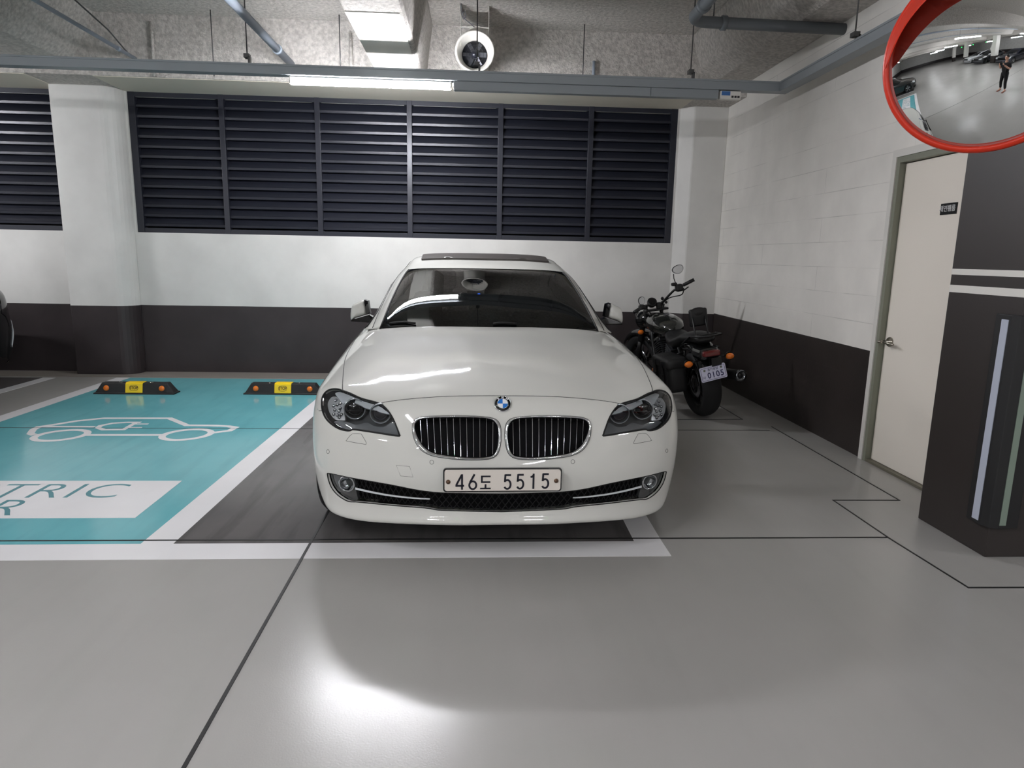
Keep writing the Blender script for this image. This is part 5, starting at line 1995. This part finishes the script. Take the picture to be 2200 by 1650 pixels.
# seat
def ovals(lst, n=20, pw=2.4):
    rings = []
    for (x, y, z, a, h, hb) in lst:
        r = []
        for k in range(n):
            t = 2 * math.pi * k / n
            c_, s_ = math.cos(t), math.sin(t)
            xx = a * abs(c_) ** (2 / pw) * (1 if c_ > 0 else -1)
            zz = (h if s_ > 0 else hb) * abs(s_) ** (2 / pw) * (1 if s_ > 0 else -1)
            r.append(Vector((x + xx, y, z + zz)))
        rings.append(r)
    return rings
m1 = MB()
m1.loft(ovals([(0, -0.22, 0.75, 0.05, 0.02, 0.02), (0, -0.18, 0.755, 0.10, 0.035, 0.04), (0, -0.05, 0.76, 0.12, 0.045, 0.05), (0, 0.10, 0.745, 0.135, 0.05, 0.06), (0, 0.19, 0.71, 0.15, 0.05, 0.07), (0, 0.32, 0.68, 0.16, 0.045, 0.07), (0, 0.45, 0.685, 0.14, 0.045, 0.07), (0, 0.56, 0.71, 0.11, 0.05, 0.06), (0, 0.62, 0.73, 0.05, 0.03, 0.03)]))
bp('seat', m1, bl_)
m1 = MB()
m1.loft(ovals([(0, 0.55, 0.76, 0.06, 0.03, 0.05), (0, 0.60, 0.77, 0.11, 0.06, 0.08), (0, 0.72, 0.785, 0.155, 0.085, 0.10), (0, 0.88, 0.79, 0.17, 0.10, 0.11), (0, 1.02, 0.80, 0.155, 0.095, 0.10), (0, 1.12, 0.81, 0.11, 0.065, 0.08), (0, 1.17, 0.81, 0.05, 0.03, 0.04)], 28, 2.2))
tank = bp('fuel_tank', m1, tk)
m1 = MB()
m1.lathe([(0.001, 0.012), (0.028, 0.011), (0.033, 0.004), (0.034, -0.01)], (0.03, 0.86, 0.888), (0, 0, 1), 24)
bp('fuel_cap', m1, bc, tank)
# engine
m1 = MB()
m1.rbox(-0.13, 0.13, 0.42, 0.95, 0.20, 0.42, 0.04)
m1.lathe([(0.001, 0.03), (0.10, 0.025), (0.115, 0.0)], (-0.13, 0.56, 0.31), (-1, 0, 0), 28)
m1.lathe([(0.001, 0.03), (0.085, 0.025), (0.10, 0.0)], (0.13, 0.72, 0.31), (1, 0, 0), 28)
bp('crankcase', m1, bs)
for y, tilt in ((0.58, 0.38), (0.80, -0.38)):
    m1 = MB()
    q_ = Matrix.Translation((0, y + 0.07, 0.40)) @ Matrix.Rotation(tilt, 4, 'X')
    for k in range(9):
        m1.rbox(-0.085, 0.085, -0.075, 0.075, 0.02 + k * 0.022, 0.032 + k * 0.022, 0.004, q_, 1)
    m1.rbox(-0.06, 0.06, -0.055, 0.055, 0.0, 0.25, 0.01, q_)
    bp('cylinder', m1, mat('engine_fins', (60, 61, 63), 0.35, metal=0.7))
m1 = MB()
m1.lathe([(0.001, 0.03), (0.06, 0.028), (0.075, 0.0)], (0.12, 0.72, 0.60), (1, 0, 0), 28)
bp('air_cleaner', m1, bk)
# frame
m1 = MB()
for x in (-0.09, 0.09):
    m1.tube([(x, 0.10, 0.62), (x, 0.20, 0.45), (x, 0.40, 0.22), (x, 0.95, 0.20), (x * 0.6, 1.15, 0.60), (x * .2, 1.20, 0.86)], 0.015, 8)
    m1.tube([(x * 1.3, 0.0, 0.315), (x * 1.2, 0.22, 0.36), (x, 0.40, 0.36)], 0.018, 8)
    m1.tube([(x, -0.25, 0.68), (x, 0.10, 0.64), (x * 0.6, 0.6, 0.70), (0, 1.2, 0.84)], 0.014, 8)
m1.tube([(-0.12, 0.65, 0.2), (-0.24, 0.60, 0.0)], 0.011, 8)
bp('frame_tubes', m1, bs)
for x in (-0.14, 0.14):
    m1 = MB()
    a, b_ = Vector((x, -0.02, 0.34)), Vector((x, 0.12, 0.66))
    m1.tube([a, b_], 0.014, 8)
    hel = [a.lerp(b_, t) + Vector((0.028 * math.cos(t * 50), 0.02 * math.sin(t * 50), 0)) for t in np.linspace(0.12, 0.88, 70)]
    m1.tube(hel, 0.0055, 5)
    bp('rear_shock', m1, bs)
# saddlebag
m1 = MB()
m1.rbox(-0.34, -0.15, -0.10, 0.30, 0.27, 0.58, 0.05, seg=3)
bag = bp('saddlebag', m1, bl_, smooth=True)
m1 = MB()
m1.rbox(-0.352, -0.14, -0.108, 0.308, 0.49, 0.60, 0.035, seg=3)
bp('saddlebag_flap', m1, bl_, bag, smooth=True)
for y in (0.02, 0.19):
    m1 = MB()
    m1.box(-0.360, -0.345, y - 0.018, y + 0.018, 0.36, 0.57)
    m1.box(-0.366, -0.350, y - 0.022, y + 0.022, 0.40, 0.45)
    bp('saddlebag_strap', m1, bs, bag)
m1 = MB()
m1.tube([(-0.366, 0.25, 0.47), (-0.37, 0.26, 0.43), (-0.366, 0.27, 0.40)], 0.006, 6)
bp('copper_buckle', m1, mat('copper_tag', (190, 120, 80), 0.4, metal=.6), bag)
# forks, headlight, bars
ft = Vector((0.02, 1.18, 0.98))
for x in (-0.085, 0.085):
    m1 = MB()
    top = ft + Vector((x, x * -0.35, -0.02))
    bot = Vector((-0.06 + x * 0.95, 1.50 - x * -0.3 * 0, 0.315))
    m1.tube([top, top.lerp(bot, 0.45)], 0.02, 12)
    m1.tube([top.lerp(bot, 0.62), bot], 0.026, 12)
    gs_ = [top.lerp(bot, 0.36 + 0.26 * i / 20) for i in range(21)]
    m1.tube(gs_, [0.027 if i % 2 else 0.034 for i in range(21)], 12)
    bp('front_fork', m1, bs)
m1 = MB()
m1.rbox(-0.11, 0.15, 1.10, 1.20, 0.90, 0.925, 0.01)
m1.rbox(-0.11, 0.15, 1.14, 1.24, 0.74, 0.77, 0.01)
bp('fork_yokes', m1, bs)
m1 = MB()
m1.lathe([(0.001, -0.13), (0.05, -0.12), (0.085, -0.06), (0.095, 0.0), (0.098, 0.02), (0.09, 0.025), (0.001, 0.035)], (-0.07, 1.32, 0.80), (-0.3, 1, 0.0), 28)
bp('headlight', m1, bk)
m1 = MB()
m1.ball((-0.15, 1.22, 0.68), 0.032, 2, (1.1, .8, .85))
bp('turn_signal', m1, M['amber'])
m1 = MB()
m1.lathe([(0.001, 0.0), (0.042, 0.002), (0.050, 0.008), (0.052, -0.02), (0.045, -0.05), (0.001, -0.055)], (-0.02, 1.13, 1.005), (0, -0.75, 0.65), 28)
gz = bp('gauge', m1, bs)
m1 = MB()
m1.lathe([(0.001, 0.0045), (0.038, 0.004)], (-0.02, 1.13, 1.005), (0, -0.75, 0.65), 28)
bp('gauge_glass', m1, M['gloss_black'], gz)
bar = smooth_loop([(-0.30, 0.86, 0.96), (-0.17, 0.98, 0.985), (-0.07, 1.10, 0.975), (0.04, 1.13, 0.965), (0.10, 1.10, 1.00), (0.19, 1.02, 1.10), (0.27, 0.98, 1.14), (0.375, 0.94, 1.185)], 5, False)
m1 = MB()
m1.tube(bar, 0.0125, 10)
m1.rbox(0.02, 0.07, 1.10, 1.15, 0.92, 0.99, 0.01)
hb_ = bp('handlebar', m1, bs)
m1 = MB()
m1.tube([(0.285, 0.975, 1.147), (0.39, 0.932, 1.192)], 0.0185, 12)
bp('grip', m1, M['rubber'], hb_)
m1 = MB()
m1.tube([(-0.31, 0.852, 0.958), (-0.22, 0.93, 0.977)], 0.0185, 12)
bp('grip', m1, M['rubber'], hb_)
m1 = MB()
m1.rbox(0.20, 0.28, 0.955, 1.03, 1.085, 1.165, 0.02)
m1.rbox(0.165, 0.225, 0.98, 1.03, 1.15, 1.185, 0.012)
m1.tube([(0.24, 0.99, 1.09), (0.30, 1.01, 1.09), (0.35, 1.0, 1.12)], 0.007, 6)
m1.tube(smooth_loop([(0.28, 0.96, 1.12), (0.26, 0.98, 1.05), (0.16, 1.05, 1.03), (0.10, 1.12, 0.98), (0.05, 1.15, 0.90)], 4, False), 0.006, 6)
m1.ball((0.075, 1.07, 1.03), 0.018, 2)
m1.ball((0.11, 1.06, 0.985), 0.016, 2)
bp('brake_controls', m1, bs, hb_)
m1 = MB()
m1.rbox(-0.22, -0.15, 0.95, 1.01, 0.955, 1.005, 0.015)
m1.tube([(-0.19, 1.0, 0.97), (-0.25, 0.99, 0.92), (-0.28, 0.95, 0.86)], 0.006, 6)
m1.tube(smooth_loop([(-0.18, 1.0, 0.97), (-0.10, 1.10, 0.95), (-0.03, 1.16, 0.86)], 4, False), 0.007, 6)
bp('clutch_controls', m1, bs, hb_)
for (stem, c_, sx, sz, rot) in (([(-0.14, 1.02, 0.985), (-0.145, 1.05, 0.97), (-0.15, 1.06, 0.985)], (-0.155, 1.07, 1.035), 0.036, 0.048, 0.15), ([(0.215, 1.0, 1.16), (0.20, 1.01, 1.23), (0.205, 1.02, 1.275)], (0.255, 1.02, 1.315), 0.062, 0.046, 0.0)):
    m1 = MB()
    m1.tube(stem, 0.005, 6)
    sh = [(1.0 * math.cos(t) * (1 + 0.18 * math.sin(t)), math.sin(t) * (1 + 0.12 * math.cos(t))) for t in [2 * math.pi * k / 24 for k in range(24)]]
    q_ = Matrix.Translation(c_) @ Matrix.Rotation(rot, 4, 'Z') @ Matrix.Rotation(-0.2 if sx > 0.05 else 0.15, 4, 'Y')
    m1.loft([[q_ @ Vector((p[0] * sx, y, p[1] * sz)) for p in sh] for y in (-0.004, 0.0, 0.010)], smooth=False)
    mo_ = bp('rear_view_mirror', m1, bs, hb_)
    m1 = MB()
    m1.loft([[q_ @ Vector((p[0] * sx * 0.92, y, p[1] * sz * 0.92)) for p in sh] for y in (-0.0055, -0.004)], smooth=False)
    bp('mirror_glass', m1, mat('bike_mirror_glass', (200, 202, 204), 0.05, metal=1.0), mo_)

# ================================================================== OTHER CARS (simple shells on the same body lines)
def other_car(name, label, loc, rz, paint, rough=0.25, zs=1.0, group=None):
    r = thing(name, label, 'car', loc, rz, group)
    r.scale = (1, 1, zs)
    pm = mat(name + '_paint', paint, rough, coat=1.0)
    m1 = MB()
    grid_patch(m1, SB, 0, SB.nr - 1, -8, 8, 56, 33)
    m1.build('body_shell', pm, r, fix=False)
    m1 = MB()
    grid_patch(m1, SG, 0.35, 11.8, -6, 6, 40, 25)
    m1.build('window_band', mat('dark_car_glass', (14, 16, 18), 0.05), r, fix=False)
    m1 = MB()
    panel(m1, SG, [(0.2, -6), (12, -6), (12, 6), (0.2, 6)], [ws_hole, rw_, side, mirror_uv(side)], step=0.4, off=0.004, flange=0.004)
    m1.build('roof_and_pillars', pm, r, fix=False)
    for sg_ in (1, -1):
        m1 = MB()
        panel(m1, SB, [(a, b * sg_) for a, b in hl], step=0.3, off=0.004, flange=0.004)
        m1.build('head_lamp', M['lamp_silver'], r, fix=False)
        m1 = MB()
        panel(m1, SB, [(22.6, 5.2 * sg_), (22.6, 6.9 * sg_), (24.2, 6.9 * sg_), (24.4, 4.2 * sg_), (23.4, 4.2 * sg_)], step=0.3, off=0.004, flange=0.004)
        m1.build('tail_lamp', mat('tail_lamp_glass', (110, 16, 16) if zs == 1.0 else (34, 30, 32), 0.2, coat=0.5), r, fix=False)
    m1 = MB()
    panel(m1, SB, [(6.1, -2.6), (8.2, -2.6), (8.2, 2.6), (6.1, 2.6)], step=0.3, off=0.004, flange=0.004)
    m1.build('front_grille', M['grille_black'], r, fix=False)
    m1 = MB()
    panel(m1, SB, [(3.0, -5.5), (3.9, -5.0), (3.9, 5.0), (3.0, 5.5)], step=0.3, off=0.004, flange=0.004)
    m1.build('lower_intake', M['grille_black'], r, fix=False)
    m1 = MB()
    panel(m1, SB, [(25.2, -7.2), (25.5, -7.2), (25.5, 7.2), (25.2, 7.2)], step=0.3, off=0.006, flange=0.004)
    m1.build('bumper_moulding', M['lamp_silver'], r, fix=False)
    MB().box(-0.70, 0.70, 0.30, 4.6, 0.17, 0.70).build('underbody', M['black'], r)
    for y in (0.83, 3.82):
        for sg_ in (1, -1):
            wheel(r, 0.80 * sg_, y, sg_)
    return r
other_car('black_car', 'black car cut off by the left edge of the photo', (-5.86, 2.98, 0), math.radians(-0.5), (20, 22, 23), zs=1.03)
other_car('silver_car', 'silver car parked across the aisle, seen only in the round mirror', (-9.6, -4.3, 0), math.pi, (178, 180, 184))
other_car('grey_car', 'dark grey car beside the silver one across the aisle, in the round mirror', (-7.1, -4.2, 0), math.pi, (60, 62, 66))
other_car('navy_car', 'navy car farthest right across the aisle, in the round mirror', (-3.6, -4.6, 0), math.pi, (22, 26, 38))

# far side of the garage: white-and-dark columns
for x, y in ((-5.35, -5.6), (1.2, -5.6), (-11.6, -5.6), (-16.5, -5.6), (7.5, -5.6)):
    c_ = thing('garage_column', 'white column with dark foot across the aisle, in the round mirror', 'column', (x, y, 0), group='columns across the aisle', kind='structure')
    MB().box(-0.3, 0.3, -0.3, 0.3, 0.9, ZC).build('white_upper', M['white_paint'], c_)
    MB().box(-0.302, 0.302, -0.302, 0.302, 0, 0.9).build('dark_foot', M['dark_column'], c_)

# aisle lamps
for x, y, al in [(-1.5, 0.6, 'y'), (-6.4, -0.6, 'y'), (2.4, -2.6, 'y'), (6.6, -2.2, 'x'), (-10.6, -0.6, 'y'), (-15, -0.6, 'y'),
                 (-3.4, -6.6, 'x'), (2.6, -6.2, 'x'), (-7.4, -6.6, 'x'), (-12.5, -6.6, 'x'), (6.8, 1.2, 'x'), (-1.0, -3.6, 'y')]:
    l_ = tube_lamp(x, y, 2.86, 1.36, 'glowing tube lamp over the aisle behind the viewer, layout chosen for the light', al, m_='tube_aisle')
    l_['group'] = 'tube lamps over the aisle'
for (x, y) in ((-1.4, -4.6), (-5.9, -4.6), (-8.4, -4.6), (-11.5, -4.6), (3.0, -4.6)):
    g_ = thing('bay_indicator', 'small green indicator lamp over a bay across the aisle', 'indicator lamp', (x, y, 2.75), group='green bay indicators')
    MB().ball((0, 0, 0), 0.06, 2, (1, 1, 0.6)).build('green_lens', M['green_lamp'], g_)
    MB().cyl((0, 0, 0.02), (0, 0, 0.46), 0.01, 8).build('indicator_stem', M['steel'], g_)

# ================================================================== PERSON WITH THE PHONE (seen in the round mirror)
ps = thing('person', 'person in black t-shirt and black trousers holding up a phone', 'person', (0.0, -0.36, 0))
skin = mat('skin', (196, 150, 126), 0.5)
cloth = mat('black_cloth', (18, 18, 20), 0.85)
def skinned(name, joints, edges, m_, parent, sub=2):
    me = bpy.data.meshes.new(name)
    me.from_pydata([j[0] for j in joints], edges, [])
    o = bpy.data.objects.new(name, me)
    COL.objects.link(o)
    o.parent = parent
    sk = o.modifiers.new('skin', 'SKIN')
    sk.use_smooth_shade = True
    for i, j in enumerate(joints):
        r = j[1] if isinstance(j[1], tuple) else (j[1], j[1])
        me.skin_vertices[0].data[i].radius = r
    me.skin_vertices[0].data[0].use_root = True
    s = o.modifiers.new('subdivision', 'SUBSURF')
    s.levels = s.render_levels = sub
    me.materials.append(m_)
    return o
J = [((0, 0, 0.95), (0.12, 0.08)), ((0, 0, 1.12), (0.11, 0.07)), ((0, 0, 1.30), (0.12, 0.08)), ((0, -0.01, 1.42), (0.08, 0.065)), ((0, 0.0, 1.50), 0.052), ((0, 0.01, 1.57), 0.055),
     ((-0.17, 0, 1.385), 0.062), ((-0.235, 0.06, 1.16), 0.042), ((-0.115, 0.285, 1.375), 0.030), ((0.17, 0, 1.385), 0.062), ((0.235, 0.06, 1.16), 0.042), ((0.115, 0.285, 1.375), 0.030),
     ((-0.10, 0, 0.90), 0.095), ((-0.13, 0.02, 0.50), 0.062), ((-0.14, -0.03, 0.10), 0.040), ((0.10, 0, 0.90), 0.095), ((0.12, 0.05, 0.50), 0.062), ((0.13, 0.0, 0.10), 0.040),
     ((-0.145, 0.0, 0.05), 0.038), ((-0.16, 0.13, 0.032), 0.032), ((0.135, 0.03, 0.05), 0.038), ((0.15, 0.16, 0.032), 0.032)]
E_ = [(0, 1), (1, 2), (2, 3), (3, 4), (4, 5), (2, 6), (6, 7), (7, 8), (2, 9), (9, 10), (10, 11), (0, 12), (12, 13), (13, 14), (0, 15), (15, 16), (16, 17), (14, 18), (18, 19), (17, 20), (20, 21)]
body_ = skinned('body', J, E_, skin, ps)
hd_ = MB()
hd_.ball((0, 0.01, 1.655), 0.1, 3, (0.78, 0.92, 1.16))
hd_.ball((0, 0.102, 1.645), 0.016, 2, (0.8, 1.2, 1.3))
hd_.ball((0, 0.088, 1.605), 0.018, 2, (1.5, 0.5, 0.5))
for x in (-0.078, 0.078):
    hd_.ball((x, 0.0, 1.65), 0.025, 2, (0.4, 0.8, 1.3))
hd_.build('head', skin, ps)
e_ = MB()
for x in (-0.032, 0.032):
    e_.ball((x, 0.093, 1.665), 0.011, 2)
e_.build('eyes', M['ink'], ps)
hr = MB()
hr.ball((0, -0.012, 1.688), 0.103, 3, (0.86, 0.98, 1.02))
hr.build('hair', mat('black_hair', (14, 12, 12), 0.6), ps)
SJ = [((0, 0, 0.84), (0.185, 0.135)), ((0, 0, 1.10), (0.165, 0.12)), ((0, 0, 1.31), (0.18, 0.125)), ((0, -0.01, 1.42), (0.12, 0.095)), ((0, 0, 1.47), 0.065), ((-0.18, 0, 1.385), 0.075), ((-0.235, 0.045, 1.20), 0.062), ((0.18, 0, 1.385), 0.075), ((0.235, 0.045, 1.20), 0.062)]
skinned('t_shirt', SJ, [(0, 1), (1, 2), (2, 3), (3, 4), (2, 5), (5, 6), (2, 7), (7, 8)], cloth, ps)
TJ = [((0, 0, 1.06), (0.165, 0.12)), ((0, 0, 0.92), (0.175, 0.125)), ((-0.10, 0, 0.86), 0.105), ((-0.13, 0.02, 0.50), 0.078), ((-0.14, -0.03, 0.12), 0.062), ((0.10, 0, 0.86), 0.105), ((0.12, 0.05, 0.50), 0.078), ((0.13, 0.0, 0.12), 0.062)]
skinned('trousers', TJ, [(0, 1), (1, 2), (2, 3), (3, 4), (1, 5), (5, 6), (6, 7)], cloth, ps)
for sx in (-1, 1):
    hand = bpy.data.objects.new('hand', None)
    COL.objects.link(hand)
    hand.parent = ps
    w0 = Vector((0.115 * sx, 0.285, 1.375))
    jj = [(tuple(w0), (0.026, 0.02)), ((0.098 * sx, 0.305, 1.41), (0.036, 0.018)), ((0.09 * sx, 0.315, 1.435), (0.038, 0.017))]
    skinned('palm', jj, [(0, 1), (1, 2)], skin, hand, 1)
    for k in range(4):
        z = 1.418 + k * 0.019
        ln = (0.030, 0.036, 0.038, 0.034)[k]
        skinned('finger', [((0.098 * sx, 0.318, z), 0.0085), ((0.098 * sx, 0.345, z + 0.003), 0.008), ((0.085 * sx, 0.353, z + 0.005), 0.0075), (((0.085 - ln * 0.5) * sx, 0.351, z + 0.006), 0.0065)], [(0, 1), (1, 2), (2, 3)], skin, hand, 1)
    skinned('thumb', [((0.10 * sx, 0.30, 1.40), 0.011), ((0.085 * sx, 0.295, 1.43), 0.010), ((0.068 * sx, 0.303, 1.45), 0.0085)], [(0, 1), (1, 2)], skin, hand, 1)
sl_ = MB()
for x, y in ((-0.155, 0.05), (0.145, 0.08)):
    sl_.rbox(x - 0.048, x + 0.048, y - 0.13, y + 0.15, 0.0, 0.022, 0.01)
sl_.build('sandals', mat('sandal_brown', (120, 70, 60), 0.6), ps)
ph = thing('phone', 'black phone held up in both hands by the person', 'phone', (0.0, -0.036, 1.44))
MB().rbox(-0.082, 0.082, -0.004, 0.004, -0.039, 0.039, 0.003).build('phone_body', M['gloss_black'], ph)
